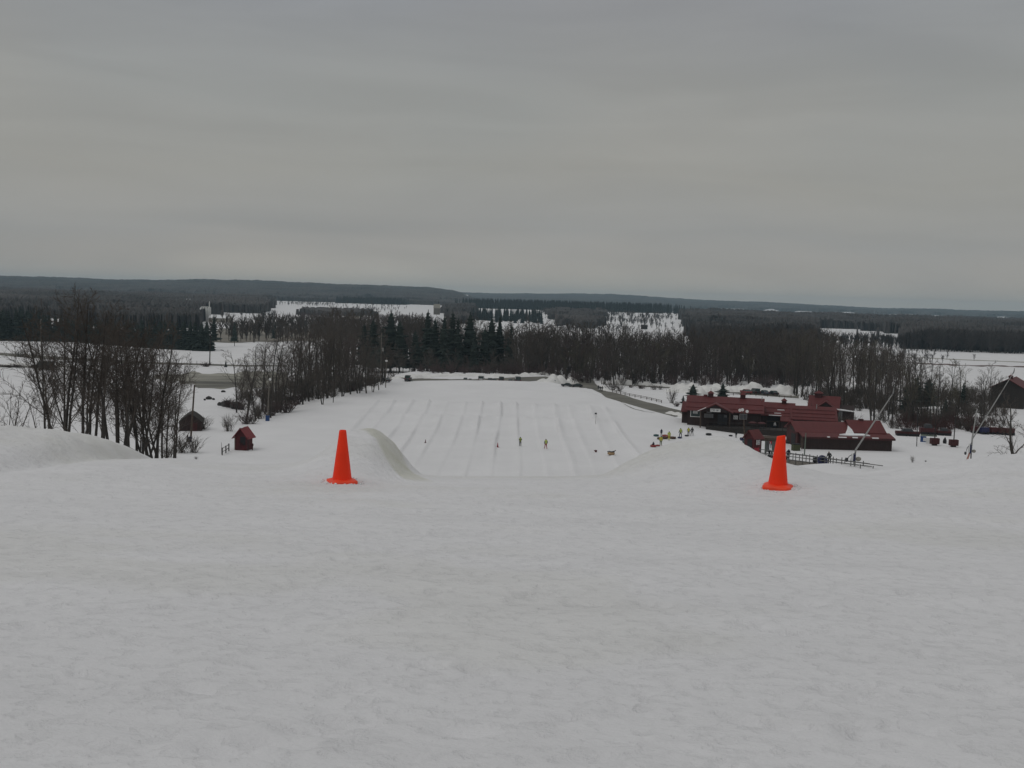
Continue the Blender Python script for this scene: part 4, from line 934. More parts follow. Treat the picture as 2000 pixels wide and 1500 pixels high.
def guards(root, x0, x1, y0, z0, sl, rows, name='snow_guard'):
    for q in rows: part_box(root, name, (x0, y0 + q - .05, z0 + sl * q + .19), (x1, y0 + q + .05, z0 + sl * q + .27), M['red_roof'])

# main lodge
lodge, L = frame('lodge', (1342, 829.5), (1482, 838), 'long dark red lodge with a gabled porch and red metal roof', 'lodge', rz=math.radians(-14))
D, h, ri = 11.0, 3.35, 2.35
gable_wall(lodge, 0, L, 0, D, h, ri, M['dark_wall']); gable_roof(lodge, 0, L, 0, D, h, ri, M['red_roof'], over=.6); guards(lodge, -.4, L + .4, 0, h, ri / 5.5, (.5, 2.6))
gable_wall(lodge, -1.35, -.01, 2.2, D - 1, h - .7, 1.6, M['dark_wall'], name='side_wing'); gable_roof(lodge, -1.2, -.62, 2.2, D - 1, h - .7, 1.6, M['red_roof'], over=.4, name='side_wing_roof')
for x in (4.4, 11.2): cupola(lodge, x, D / 2, h + ri + .1)
part_box(lodge, 'vent', (2.9, D / 2 - .4, h + ri - .1), (3.7, D / 2 + .4, h + ri + .45), M['red_roof'])
mb = MB(); mb.bar((15.2, 4.6, h + 2.2), (15.2, 4.6, h + 3.0), .08, 6); mb.build('flue', M['steel'], lodge)
f = window(lodge, .6, 2.7, 1.75, 3.25, -.002, M['white']); sign(lodge, 1.15, 2.1, 2.5, 3.25, -.07, 4, 1, 'poster')
# porch
px0, px1 = 2.6, 9.2; pm = (px0 + px1) / 2
gr = gable_roof(lodge, px0, px1, -2.8, .0, 3.3, 1.6, M['red_roof'], axis='y', over=.35, name='porch_roof')
mb = MB(); mb.prism([(px0 + .15, -2.6, 3.27), (pm, -2.6, 4.83), (px1 - .15, -2.6, 3.27)], (0, .1, 0)); mb.build('porch_gable', M['dark_wall'], lodge)
mb = MB(); mb.prism([(px0 - .35, -3.17, 3.30), (pm - 1.9, -3.17, 4.12), (pm - 1.9, -3.17, 4.25), (px0 - .35, -3.17, 3.43)], (0, .04, 0)); mb.build('snow_edge', M['snow_cap'], gr)
sign(lodge, pm - 1.05, pm + 1.05, 3.32, 3.98, -2.61, 1, 7)
for x in (px0 + .3, px1 - .3):
    part_box(lodge, 'post', (x - .13, -2.7, -.2), (x + .13, -2.44, 3.26), M['brown_wood'])
sign(lodge, pm - 1.9, pm - .9, 2.75, 3.3, -.1, 2, 3, 'notice', M['grey']); sign(lodge, pm - 2.4, pm - .5, 1.75, 2.6, -.1, 3, 4, 'notice', M['grey'])
part_box(lodge, 'door', (pm + .45, -.06, .5), (pm + 1.4, -.002, 2.6), M['darkgrey']); part_box(lodge, 'door', (pm + 1.45, -.06, .5), (pm + 2.4, -.002, 2.6), M['darkgrey'])
sign(lodge, pm + 1.7, pm + 2.3, 2.0, 2.55, -.08, 2, 5, 'notice', M['grey']); sign(lodge, pm + .6, pm + 1.25, 1.8, 2.5, -.08, 2, 6, 'notice', M['darkgrey'])
sign(lodge, px1 + .35, px1 + 1.25, 1.7, 2.55, -.05, 3, 8, 'notice')
# deck along the front
mb = MB(); mb.box((4.2, -4.4, -.9), (L + 7, -.01, .35)); mb.build('deck', M['dark_wood'], lodge)
mb = MB()
for i in range(16): mb.box((4.5 + i * 1.25, -4.38, .352), (4.6 + i * 1.25, -4.28, 1.3))
mb.box((4.2, -4.36, 1.302), (L + 2, -4.30, 1.40)); mb.build('deck_rail', M['dark_wood'], lodge)
# round red table parasols and benches on the deck
for x in (13.6, 15.4):
    mb = MB(); mb.lathe([(.02, 0), (.9, 0.02), (.9, .10), (.5, .28), (.02, .36)], 10, (x, -2.2, 1.35)); t = mb.build('picnic_table', M['dull_red'], lodge)
# second section
s2, L2 = frame('lodge_annex', (1492, 839.5), (1546, 843), 'lower red roofed annex with a recessed porch beside the long lodge', 'annex', rz=math.radians(-14))
h2, r2 = 3.2, 2.2; xm = L2 * .56
gable_wall(s2, -1.7, L2, 1.4, 9.5, h2, r2, M['dark_wall'], ridge=.48); gable_roof(s2, -.9, L2, 1.4, 9.5, h2, r2, M['red_roof'], ridge=.48, over=.5); guards(s2, .2, L2 + .4, 1.4, h2, .56, (.4, 1.9))
mb = MB(); mb.prism([(xm, -1.0, 2.1), (xm, 1.0, 2.95), (xm, 1.0, 3.08), (xm, -1.0, 2.23)], (L2 - xm, 0, 0)); mb.build('porch_roof', M['red_roof'], s2)
gable_wall(s2, xm + .2, L2 - .1, -.6, 1.38, 2.0, .01, M['dark_wall'], name='front_wall')
part_box(s2, 'dark_opening', (.6, 1.33, .3), (xm - .2, 1.397, 2.8), M['black']); 
mb = MB(); mb.box((.4, -.6, 1.9), (xm - .1, -.5, 2.0)); mb.bar((.5, -.55, -.5), (.5, -.55, 1.9), .06); mb.bar((xm - .2, -.55, -.5), (xm - .2, -.55, 1.9), .06); mb.build('porch_frame', M['brown_wood'], s2)
for x, y, w in [(.9, .82, 2.6), (2.0, 1.6, 1.4), (2.6, 2.7, 1.5)]: part_box(s2, 'snow_strip', (x, y, h2 + (y - 1.4) * .56 + .19), (x + w, y + .28, h2 + (y - 1.4) * .56 + .34), M['snow_cap'])
cupola(s2, 4.0, 5.3, h2 + r2, .5, 1.2)
# third section
s3, L3 = frame('lodge_wing', (1547, 843), (1628, 846), 'red roofed wing joining the lodge annex to the back building', 'wing', rz=math.radians(-12))
h3, r3 = 2.8, 2.2
gable_wall(s3, 0.05, L3, .6, 9.4, h3, r3, M['dark_wall'], ridge=.5); gable_roof(s3, .1, L3, .6, 9.4, h3, r3, M['red_roof'], ridge=.5, over=.5); guards(s3, 0, L3, .6, h3, .52, (.3, 1.6, 2.9))
mb = MB(); mb.bar((5.1, 4.2, h3 + 1.9), (5.1, 4.2, h3 + 2.9), .1, 6); mb.build('flue', M['steel'], s3)
# front building with lean-to
s4, L4 = frame('storage_building', (1569, 877), (1744, 876), 'long low red building with a lean-to roof and snow on its edge', 'building', rz=math.radians(1))
hl = 2.25
part_box(s4, 'lean_to_wall', (0, 0, -.7), (L4, 2.4, hl), M['dark_wall'])
mb = MB(); mb.prism([(-.4, -.5, hl - .02), (-.4, 2.6, hl + .62), (-.4, 2.6, hl + .80), (-.4, -.5, hl + .16)], (L4 + .8, 0, 0)); mb.build('lean_to_roof', M['red_roof'], s4)
part_box(s4, 'fascia', (-.4, -.56, hl - .22), (L4 + .4, -.502, hl + .14), M['red_wall'])
xs = L4 * .565
gable_wall(s4, -.5, xs, 2.41, 9.6, 2.95, 1.45, M['red_wall'], ridge=.5); gable_roof(s4, -.5, xs, 2.41, 9.6, 2.95, 1.45, M['red_roof'], ridge=.5, over=.45)
gable_wall(s4, xs + .7, L4 - .8, 2.45, 9.0, 3.15, 1.75, M['dark_wall'], ridge=.5, name='right_wall'); gable_roof(s4, xs + .75, L4 - .8, 2.45, 9.0, 3.15, 1.75, M['red_roof'], ridge=.5, over=.5, name='right_roof')
part_box(s4, 'side_door', (-.56, 3.6, -.3), (-.502, 6.2, 2.3), M['black'])
part_box(s4, 'gable_trim', (-.54, 4.6, 2.8), (-.502, 7.2, 3.5), M['dark_wood'])
part_box(s4, 'post', (-.5, -.5, -.8), (-.3, -.3, hl), M['brown_wood'])
mb = MB(); mb.prism([(xs - 2.6, .6, hl + .42), (xs - .8, .3, hl + .36), (xs + 3.2, .5, hl + .40), (xs + 2.2, 1.25, hl + .56), (xs - 1.0, 1.2, hl + .55)], (0, 0, .2)); mb.build('roof_snow', M['snow_cap'], s4)
mb = MB(); mb.prism([(xs - 1.0, 1.4, hl + .55), (xs + .6, 1.4, hl + .55), (xs + .35, 1.9, hl + 1.2), (xs - .35, 2.3, hl + 1.9), (xs - .55, 1.9, hl + 1.2)], (0, .35, .2)); mb.build('snow_pile', M['snow_cap'], s4)
for x, w in [(4.2, .5), (6.3, 1.5), (8.9, 1.0), (12.6, 1.2)]: part_box(s4, 'snow_clump', (x, -.57, hl + .10), (x + w, -.2, hl + .26), M['snow_cap'])
part_box(s4, 'vent', (xs + 2.8, 5.4, 4.9), (xs + 3.6, 6.2, 5.3), M['red_wall'])
part_box(s4, 'corner_board', (L4 + .003, .3, -.5), (L4 + .06, 2.3, hl - .05), M['tan_roof'])
# back building with a cross gable
s5, L5 = frame('back_building', (1580, 822), (1662, 824), 'tall dark building with crossed red gables behind the lodge wing', 'building', rz=math.radians(-20))
gable_wall(s5, 0, L5 * .62, 1.5, 8.5, 3.3, 2.2, M['dark_wall']); gable_roof(s5, 0, L5 * .62, 1.5, 8.5, 3.3, 2.2, M['red_roof'], over=.6)
gable_wall(s5, 1.2, 6.0, -.6, 1.45, 3.0, 1.7, M['dark_wall'], axis='y', name='front_gable'); g5 = gable_roof(s5, 1.2, 6.0, -.6, 4.0, 3.0, 1.7, M['red_roof'], axis='y', over=.6, name='front_gable_roof')
gable_wall(s5, L5 * .62 + .01, L5, 1.0, 8.0, 2.9, .9, M['dark_wall'], name='side_wall'); mb = MB(); mb.prism([(L5 * .55, .3, 2.95), (L5 * .55 + 4.6, .3, 2.65), (L5 * .55 + 4.6, .3, 2.85), (L5 * .55, .3, 3.2)], (0, 1.2, 0)); mb.build('roof_snow', M['snow_cap'], s5)
part_box(s5, 'white_door', (L5 * .62 + .35, .93, .5), (L5 * .62 + 1.25, .998, 2.7), M['grey'])
part_box(s5, 'snow_ledge', (L5 * .55, -.2, -.2), (L5 * .55 + 4.8, .9, .45), M['snow_cap'])
cupola(s5, 1.6, 5.0, 5.4, .8, 1.5)
# barn at right
q = hit(1934, 795); s6 = empty('barn', q, math.radians(-34), 'big dark brown barn with a red roof at the right picture edge', 'barn')
gable_wall(s6, 0, 8.4, 0, 14, 5.7, 2.4, M['dark_wood'], axis='y'); gable_roof(s6, 0, 8.4, 0, 14, 5.7, 2.4, M['red_roof'], axis='y', over=.6); 
cupola(s6, 4.2, 4.0, 8.1, .5, 1.2)
# barn at left
s7, L7 = frame('barn', (350, 842), (394, 842), 'low dark red barn with a curved roof among the bare trees', 'barn')
mb = MB(); a = [(L7 / 2 + L7 * .5 * math.cos(t), 0, 1.75 + 1.35 * (1 - abs(math.cos(t)) ** 1.3)) for t in np.linspace(0, math.pi, 11)]
mb.prism([(0, 0, -.6)] + [p for p in a[::-1]] + [(L7, 0, -.6)], (0, 6, 0)); mb.build('wall', M['dark_wall'], s7)
mb = MB(); o_ = [(L7 / 2 + (L7 * .5 + .2) * math.cos(t), -.3, 1.62 + 1.62 * (1 - abs(math.cos(t)) ** 1.3)) for t in np.linspace(0, math.pi, 11)]; i_ = [(L7 / 2 + (L7 * .5 + .03) * math.cos(t), -.3, 1.60 + 1.53 * (1 - abs(math.cos(t)) ** 1.3)) for t in np.linspace(0, math.pi, 11)]
for k in range(10): mb.prism([o_[k], o_[k + 1], i_[k + 1], i_[k]], (0, 6.6, 0))
mb.build('roof', M['dark_wood'], s7)
part_box(s7, 'door', (L7 * .55, -.05, -.3), (L7 * .8, -.002, 1.6), M['red_wall'])
# small red shed
q = hit(459, 879); s8 = empty('shed', q, math.radians(-11), 'small red shed with a steep red gable roof beside the left trees', 'shed')
W, Dp, hh = 2.05, 2.2, 2.4
gable_wall(s8, 0, W, 0, Dp, hh, 1.25, M['shed_red'], axis='y', base=-.4); gable_roof(s8, 0, W, 0, Dp, hh, 1.25, M['shed_roof'], axis='y', over=.42, th=.10)
part_box(s8, 'opening', (W * .45, -.02, .9), (W * .9, -.003, 2.3), M['black']); part_box(s8, 'door', (.15, -.05, .02), (W * .42, -.003, 1.9), M['shed_red'])
mb = MB()
for z0_, z1_, x0_, x1_ in [(.1, 1.3, .2, 1.5), (1.3, .2, .9, 2.1)]: mb.bar((x0_, -.05, z0_), (x1_, -.05, z1_), .05)
mb.build('brace', M['shed_red'], s8)
part_box(s8, 'white_trim', (-.12, -.02, -.3), (-.003, .12, 2.2), M['tan_roof'])
mb = MB(); mb.bar((W + .35, -.2, -.2), (W + .35, -.2, hh - .1), .06); mb.build('porch_post', M['black'], s8)
part_box(s8, 'roof_snow', (W * .5 - .25, -.3, hh + 1.33), (W * .5 + .2, .5, hh + 1.46), M['snow_cap'])

# ------------------------------------------------------------------ traffic cones
def cone(px, py, hpx, rz, label, lean=(0, 0), crumple=0.0, Y=None):
    d = FWD + (px - 1000) / F * RGT + (750 - py) / F * UPV
    Yc = 13.8
    for _ in range(30): Yc = 0.5 * Yc + 0.5 * (gz(d[0] / d[1] * Yc, Yc) / d[2] * d[1])
    q = Vector((d[0] / d[1] * Yc, Yc, gz(d[0] / d[1] * Yc, Yc)))
    H = hpx * Yc / 2000; k = H / .71
    o = empty('traffic_cone', q, rz, label, 'cone'); o.rotation_euler = (lean[0], lean[1], rz)
    mb = MB(); n = 28
    prof = [(.134, .030), (.131, .05), (.125, .085), (.110, .20), (.094, .33), (.077, .46), (.062, .58), (.051, .675), (.048, .698), (.041, .710), (.036, .708), (.034, .60)]
    V = []
    for r, z in prof:
        for j in range(n):
            a = 2 * math.pi * j / n
            x, y = r * math.cos(a), r * math.sin(a)
            if crumple:
                t = max(0, (z - .40) / .31); x *= 1 + .22 * t * crumple; y *= 1 - .15 * t * crumple; x += .006 * t * t * crumple; z2 = z - .011 * t * crumple * (1 + math.cos(a - 2.9)); x += .020 * crumple * math.exp(-((z - .63) / .035) ** 2) * max(0, math.cos(a - 3.1)) ** 2
            else: z2 = z
            V.append((x * k, y * k, z2 * k))
    mb.add(V, [(i * n + j, i * n + (j + 1) % n, (i + 1) * n + (j + 1) % n, (i + 1) * n + j) for i in range(len(prof) - 1) for j in range(n)])
    mb.build('body', M['cone'], o, True)
    # base plate: rounded square with a raised shoulder
    mb = MB(); m = 40
    def ring(s, z, wv=0.0):
        R = []
        for j in range(m):
            a = 2 * math.pi * j / m; c, s_ = math.cos(a), math.sin(a); p = (abs(c) ** 5 + abs(s_) ** 5) ** (-1 / 5)
            R.append((s * p * c * k, s * p * s_ * k, (z + wv * math.sin(3 * a + 1) * .5 + wv * .4 * math.sin(7 * a)) * k))
        return R
    rs = [ring(.190, -.02), ring(.192, .004, .004), ring(.188, .022, .004), ring(.165, .030, .003), ring(.140, .036), ring(.124, .044), ring(.10, .05)]
    mb.add([p for r in rs for p in r], [(i * m + j, i * m + (j + 1) % m, (i + 1) * m + (j + 1) % m, (i + 1) * m + j) for i in range(len(rs) - 1) for j in range(m)])
    b_ = mb.build('base', M['cone_base'], o, True)
    return o, k
c1, k1 = cone(668, 941, 103, math.radians(24), 'upright orange traffic cone left of the tubing lane brink')
c2, k2 = cone(1519, 951, 104, math.radians(-22), 'bent orange traffic cone right of the lane with a crumpled tip', lean=(.02, .012), crumple=1.0)
for c, kk, marks in [(c1, k1, [(-1.75, .12, .03), (-1.85, .30, .022), (-1.7, .10, .02)]), (c2, k2, [(-1.45, .36, .025)])]:
    for a, z, s in marks:
        r = (.130 - (z - .03) * .148) * kk + .0005; mb = MB(); w = s * .35 / .1
        V = [(r * math.cos(a - c.rotation_euler.z + t * w * .1), r * math.sin(a - c.rotation_euler.z + t * w * .1), (z + u * s) * kk) for t, u in [(-.5, -.4), (.3, -.6), (.6, .2), (.1, .6), (-.4, .3)]]
        V2 = [(x * 1.012, y * 1.012, zz) for x, y, zz in V]
        mb.add(V + V2, [(0, 1, 2, 3, 4)[::-1], (5, 6, 7, 8, 9)] + [(i, (i + 1) % 5, 5 + (i + 1) % 5, 5 + i) for i in range(5)]); mb.build('scuff_mark', M['scuff'], c)
# loose snow crumbs pressed against the bases
for c, s in ((c1, 3), (c2, 4)):
    rng = random.Random(s); mb = MB()
    for i in range(60):
        a = rng.random() * 6.28; r = rng.uniform(.19, .30); x, y = c.location.x + r * math.cos(a), c.location.y + r * math.sin(a)
        mb.ball((x, y, gz(x, y) + .004), rng.uniform(.008, .02), 5, 3, s=(1, 1, .7))
    o = mb.build('snow_crumbs', M['snow_cap'], None, True); o['kind'] = 'stuff'; tag(o, 'loose snow crumbs round the foot of the %s traffic cone' % ('upright' if s == 3 else 'bent'), 'snow')
def small_cone(px, py, hpx, m, label, tip=False):
    q = hit(px, py); H = hpx * q.y / 2000; o = empty('traffic_cone', q, .4, label, 'cone')
    mb = MB(); mb.lathe([(H * .19, .03), (H * .05, H), (H * .03, H)], 10); mb.build('body', m, o, True)
    mb = MB(); w = H * .28; mb.box((-w, -w, -.02), (w, w, .05)); mb.build('base', m, o)
    if tip: o.rotation_euler = (.3, -1.25, .6); o.location.z += w * .9
small_cone(831, 865, 7, M['cone_faded'], 'tiny dark cone on the left lanes of the run')
small_cone(972, 873.5, 9, M['red'], 'tiny red cone left of the two people on the lanes')
small_cone(1164, 883, 8, M['cone_faded'], 'tipped faded cone left of the rider lying on a tube', True)

# ------------------------------------------------------------------ people
BONES = {'pelvis': 'trousers', 'belly': 'jacket', 'chest': 'jacket', 'neck': 'skin', 'head': 'skin'}
def person(px, py, H, rz, label, jacket, trousers, boots='black', hat='black', vest=None, pose='stand', Y=None, group=None, dz=0.0, loc=None, mirror=1):
    J = dict(pelvis=(0, 0, .93), belly=(0, .0, 1.10), chest=(0, .0, 1.33), neck=(0, .01, 1.48), head=(0, .03, 1.60), crown=(0, .02, 1.71),
             sl=(-.19, 0, 1.41), el=(-.27, -.02, 1.14), wl=(-.28, .08, .92), hl=(-.28, .12, .83), sr=(.19, 0, 1.41), er=(.27, -.02, 1.14), wr=(.28, .08, .92), hr=(.28, .12, .83),
             pl=(-.10, 0, .88), kl=(-.12, .03, .49), al=(-.12, 0, .10), tl=(-.14, .16, .05), pr=(.10, 0, .88), kr=(.12, .03, .49), ar=(.12, 0, .10), tr=(.14, .16, .05))
    if pose == 'arms': J.update(wl=(.02, .22, 1.22), hl=(.12, .22, 1.24), el=(-.26, .08, 1.14), wr=(-.04, .25, 1.17), hr=(-.13, .24, 1.2), er=(.26, .08, 1.14))
    if pose == 'stride': J.update(kl=(-.11, .18, .50), al=(-.11, .24, .11), tl=(-.12, .40, .06), kr=(.12, .02, .49), ar=(.13, -.22, .12), tr=(.14, -.08, .05), wl=(-.3, -.06, .9), hl=(-.31, -.06, .82), wr=(.3, .2, .94), hr=(.3, .25, .88))
    if pose == 'wide': J.update(kl=(-.18, .05, .50), al=(-.22, 0, .10), tl=(-.27, .15, .05), kr=(.18, .05, .50), ar=(.22, 0, .10), tr=(.27, .15, .05), wl=(-.34, .05, .93), hl=(-.35, .08, .84), wr=(.34, .05, .93), hr=(.35, .08, .84))
    if pose == 'bend':
        for k in ('belly', 'chest', 'neck', 'head', 'crown', 'sl', 'sr', 'el', 'er', 'wl', 'wr', 'hl', 'hr'):
            x, y, z = J[k]; a = .55; dzz, dy = z - .93, y; J[k] = (x, dy * math.cos(a) + dzz * math.sin(a), .93 + dzz * math.cos(a) - dy * math.sin(a))
        J['wl'] = (-.2, .55, .88); J['hl'] = (-.18, .60, .80); J['wr'] = (.2, .55, .88); J['hr'] = (.18, .60, .80)
    if pose == 'lie':   # on the back across a tube, knees up
        for k, (x, y, z) in list(J.items()): J[k] = (x, .93 - z + .0, .30 + y)
        J.update(belly=(0, -.16, .36), chest=(0, -.36, .46), neck=(0, -.5, .54), head=(0, -.6, .62), crown=(0, -.69, .68), sl=(-.19, -.43, .5), sr=(.19, -.43, .5), el=(-.33, -.25, .42), er=(.33, -.25, .42), wl=(-.3, 0, .42), wr=(.3, 0, .42), hl=(-.28, .07, .42), hr=(.28, .07, .42),
                 kl=(-.14, .42, .52), kr=(.14, .42, .50), al=(-.15, .76, .40), ar=(.15, .78, .36), tl=(-.16, .80, .54), tr=(.16, .82, .50))
    if pose == 'sit':
        s = .34
        for k, (x, y, z) in list(J.items()): J[k] = (x, y, z - .93 + s)
        J.update(kl=(-.16, .36, .52), al=(-.17, .62, .32), tl=(-.18, .68, .44), kr=(.16, .36, .52), ar=(.17, .62, .32), tr=(.18, .68, .44), wl=(-.34, .15, .42), hl=(-.35, .2, .38), wr=(.34, .15, .42), hr=(.35, .2, .38))
    R = dict(pelvis=.15, belly=.145, chest=.165, neck=.062, head=.10, crown=.075, sl=.085, el=.062, wl=.05, hl=.045, sr=.085, er=.062, wr=.05, hr=.045, pl=.105, kl=.078, al=.062, tl=.045, pr=.105, kr=.078, ar=.062, tr=.045)
    E = [('pelvis', 'belly'), ('belly', 'chest'), ('chest', 'neck'), ('neck', 'head'), ('head', 'crown'), ('chest', 'sl'), ('sl', 'el'), ('el', 'wl'), ('wl', 'hl'), ('chest', 'sr'), ('sr', 'er'), ('er', 'wr'), ('wr', 'hr'), ('pelvis', 'pl'), ('pl', 'kl'), ('kl', 'al'), ('al', 'tl'), ('pelvis', 'pr'), ('pr', 'kr'), ('kr', 'ar'), ('ar', 'tr')]
    names = list(J); me = bpy.data.meshes.new('body'); me.from_pydata([J[k] for k in names], [(names.index(a), names.index(b)) for a, b in E], [])
    tmp = bpy.data.objects.new('body', me); COL.objects.link(tmp)
    sk = tmp.modifiers.new('s', 'SKIN'); sk.use_smooth_shade = True; tmp.modifiers.new('u', 'SUBSURF').levels = 1
    for i, k in enumerate(names):
        v = me.skin_vertices[0].data[i]; r = R[k]; v.radius = (r * (1.15 if k in ('chest', 'pelvis') else 1), r * (.85 if k in ('chest', 'belly', 'pelvis') else 1)); v.use_root = (k == 'pelvis')
    dg = bpy.context.evaluated_depsgraph_get(); dg.update()
    bm_ = bpy.data.meshes.new_from_object(tmp.evaluated_get(dg)); bpy.data.objects.remove(tmp); bpy.data.meshes.remove(me)
    bm_.name = 'body'; bm_.materials.clear()
    for m in (M[jacket], M[trousers], M[boots], M['skin'], M[hat]): bm_.materials.append(m)
    def seg(p, a, b):
        ab = b - a; t = max(0, min(1, (p - a).dot(ab) / ab.length_squared)); return (p - a - ab * t).length
    cls = {('pelvis', 'belly'): 0, ('belly', 'chest'): 0, ('chest', 'neck'): 0, ('neck', 'head'): 3, ('head', 'crown'): 4}
    for a, b in E:
        if (a, b) in cls: continue
        cls[(a, b)] = 0 if a in ('chest', 'sl', 'sr', 'el', 'er') else (4 if a in ('wl', 'wr') else (2 if a in ('al', 'ar') else 1))
    JV = {k: Vector(v) for k, v in J.items()}; torso = []; headf = []
    for p in bm_.polygons:
        c = p.center; best = min(E, key=lambda e: seg(c, JV[e[0]], JV[e[1]]) / (R[e[0]] + R[e[1]])); i = cls[best]; p.material_index = i; p.use_smooth = True
        if best in (('pelvis', 'belly'), ('belly', 'chest'), ('chest', 'neck'), ('chest', 'sl'), ('chest', 'sr')): torso.append(p.index)
        if i == 4 and best == ('head', 'crown'): headf.append(p.index)
    k = H / 1.76
    q = loc if loc is not None else (hit(px, py) if Y is None else on(px, Y))
    o = empty('person', (q[0], q[1], q[2] + dz), rz, label, 'person', group); o.scale = (k, k, k)
    link('body', bm_, o)
    def shell(name, ids, off, m):
        vs = {}; V, Fs = [], []
        for i in ids:
            f = []
            for vi in bm_.polygons[i].vertices:
                if vi not in vs: v = bm_.vertices[vi]; vs[vi] = len(V); V.append(v.co + v.normal * off)
                f.append(vs[vi])
            Fs.append(f)
        mb = MB(); mb.add(V, Fs); mb.build(name, m, o, True)
    if vest and torso: shell('safety_vest', torso, .022, M[vest])
    if headf: shell('hat', headf, .018, M[hat])
    return o
PI = math.pi
person(1016, 871.5, 1.72, PI * 1.05, 'person in black with a lime vest and folded arms on the lanes', 'black', 'black', vest='hivis', pose='arms')
person(1066, 877, 1.85, PI * .1, 'person in a lime vest and red trousers walking down the lanes', 'darkgrey', 'red', 'red', vest='hivis', pose='stride')
person(1290.5, 870.5, 1.85, PI * .95, 'person in a yellow jacket and green trousers beside the red tubes', 'hivis_y', 'greenpants', 'red', vest='hivis_y')
person(1306.5, 860, 1.80, PI * 1.0, 'person all in bright yellow standing by the brown tubes', 'hivis_y', 'hivis_y', vest='hivis')
person(1291.5, 852, 1.5, PI * 1.1, 'person in dark clothes standing behind the brown tubes', 'navy', 'black', pose='stand')
person(1329, 855, 1.95, PI * .1, 'person in a lime vest and dark trousers dragging a blue tube', 'darkgrey', 'navy', vest='hivis', pose='wide')
person(1344.5, 851.5, 1.75, PI * .9, 'person in a yellow vest and black trousers by a dark tube', 'darkgrey', 'black', vest='hivis_y')
person(1351.5, 851, 1.75, 0.0, 'person all in black standing next to the yellow vest', 'black', 'black', pose='wide')
person(1434, 843, 1.25, PI, 'small dark figure below the lodge deck', 'navy', 'black')
person(1437.5, 855, 1.5, PI * .8, 'dark figure with a pale bag at the top of the snow mound', 'black', 'black', pose='stand')
person(1513, 840, 1.7, PI * 1.1, 'person in a white jacket at the annex porch', 'white', 'navy', hat='white', dz=.1)
person(1176, 765, 1.75, 0, 'dark walker at the right of the group on the access road', 'black', 'black', pose='stride')
person(1169, 763, 1.75, .1, 'dark walker at the left of the group on the access road', 'darkgrey', 'black')
person(1172.5, 765, 1.7, .2, 'dark walker in the middle of the group on the access road', 'black', 'black', pose='stride')
person(1506, 876, 1.7, PI * .9, 'person in a blue hat and red jacket by the lift hut', 'red', 'navy', hat='blue')
# tubes
def snow_tube(loc, s, m, label, m2=None, tilt=(0, 0), group='snow tubes lying on the run', name='snow_tube'):
    o = empty(name, loc, 0, label, 'tube', group); o.rotation_euler = (tilt[0], tilt[1], .3); o.scale = (s, s, s)
    mb = MB(); mb.torus((0, 0, .2), .40, .20, 18, 8); mb.build('ring', m, o, True)
    mb = MB(); mb.lathe([(.42, .06), (.42, .12), (.02, .12)], 16); mb.build('bottom_cover', m2 or M['black'], o)
    mb = MB()
    for a in (0, PI): mb.tube([(.52 * math.cos(a), -.12, .30), (.56 * math.cos(a), 0, .40), (.52 * math.cos(a), .12, .30)], [.02] * 3, 5)
    mb.build('handle', M['black'], o); return o
def tube_at(px, py, wpx, m, label, **k):
    q = hit(px, py); return snow_tube(q, wpx * q.y / 2000 / 1.2, m, label, **k), q
t, q = tube_at(1193.5, 888, 15, M['tube_tan'], 'tan snow tube with a dark rider lying on it'); 
person(0, 0, 1.7, PI * .5, 'dark clothed rider lying back on the tan tube', 'black', 'black', pose='lie', loc=(q.x + .12, q.y, q.z), dz=.12)
t, q = tube_at(1276, 873, 13, M['tube_red'], 'red snow tube carrying a small child'); person(0, 0, 1.2, PI * .8, 'small child in dark clothes sitting on the red tube', 'navy', 'black', pose='sit', loc=(q.x, q.y, q.z), dz=.22)
tube_at(1284.5, 871.5, 9, M['tube_red'], 'second red snow tube close right of the child')
tube_at(1281.5, 852, 11, M['tube_teal'], 'teal snow tube lying alone left of the group')
for px, py, w, l, g in [(1289, 858, 12, 'leftmost brown snow tube at the feet of the group', 'tube_brown'), (1298, 857, 13, 'brown snow tube second from the left at the group', 'tube_brown'), (1304, 855, 12, 'brown snow tube behind the person in yellow', 'tube_red'), (1314, 857, 13, 'rightmost brown snow tube of the row by the group', 'tube_brown'), (1299, 853, 12, 'brown snow tube stacked at the back of the row', 'tube_red')]:
    tube_at(px, py, w, M[g], l)
tube_at(1327.5, 856, 9, M['tube_blue'], 'dark blue snow tube dragged by the lime vest'); tube_at(1341, 852, 8, M['tube_black'], 'black snow tube beside the yellow vest and black trousers')
tube_at(1384, 850, 12, M['tube_black'], 'black snow tube lying alone on top of the mound'); tube_at(1427, 852, 8, M['tube_black'], 'black snow tube left of the dark figure with the pale bag')
tube_at(1449, 860, 12, M['tube_blue'], 'blue snow tube leaning by the lamp pole', tilt=(.5, .3)); tube_at(1453, 865, 10, M['tube_teal'], 'teal snow tube just below the lamp pole', tilt=(.3, .4)); tube_at(1459, 872, 10, M['tube_black'], 'black snow tube behind the mound by the lift hut', tilt=(.3, .2))
tube_at(1516.5, 851, 11, M['tube_red'], 'dark red snow tube lying flat above the bent cone')
tube_at(1541, 866, 18, M['tube_black'], 'black snow tube in the heap left of the low building'); tube_at(1552, 868, 15, M['tube_blue'], 'dark tube at the right of the heap by the low building'); tube_at(1530, 863, 13, M['tube_black'], 'black snow tube at the left of the heap by the low building')

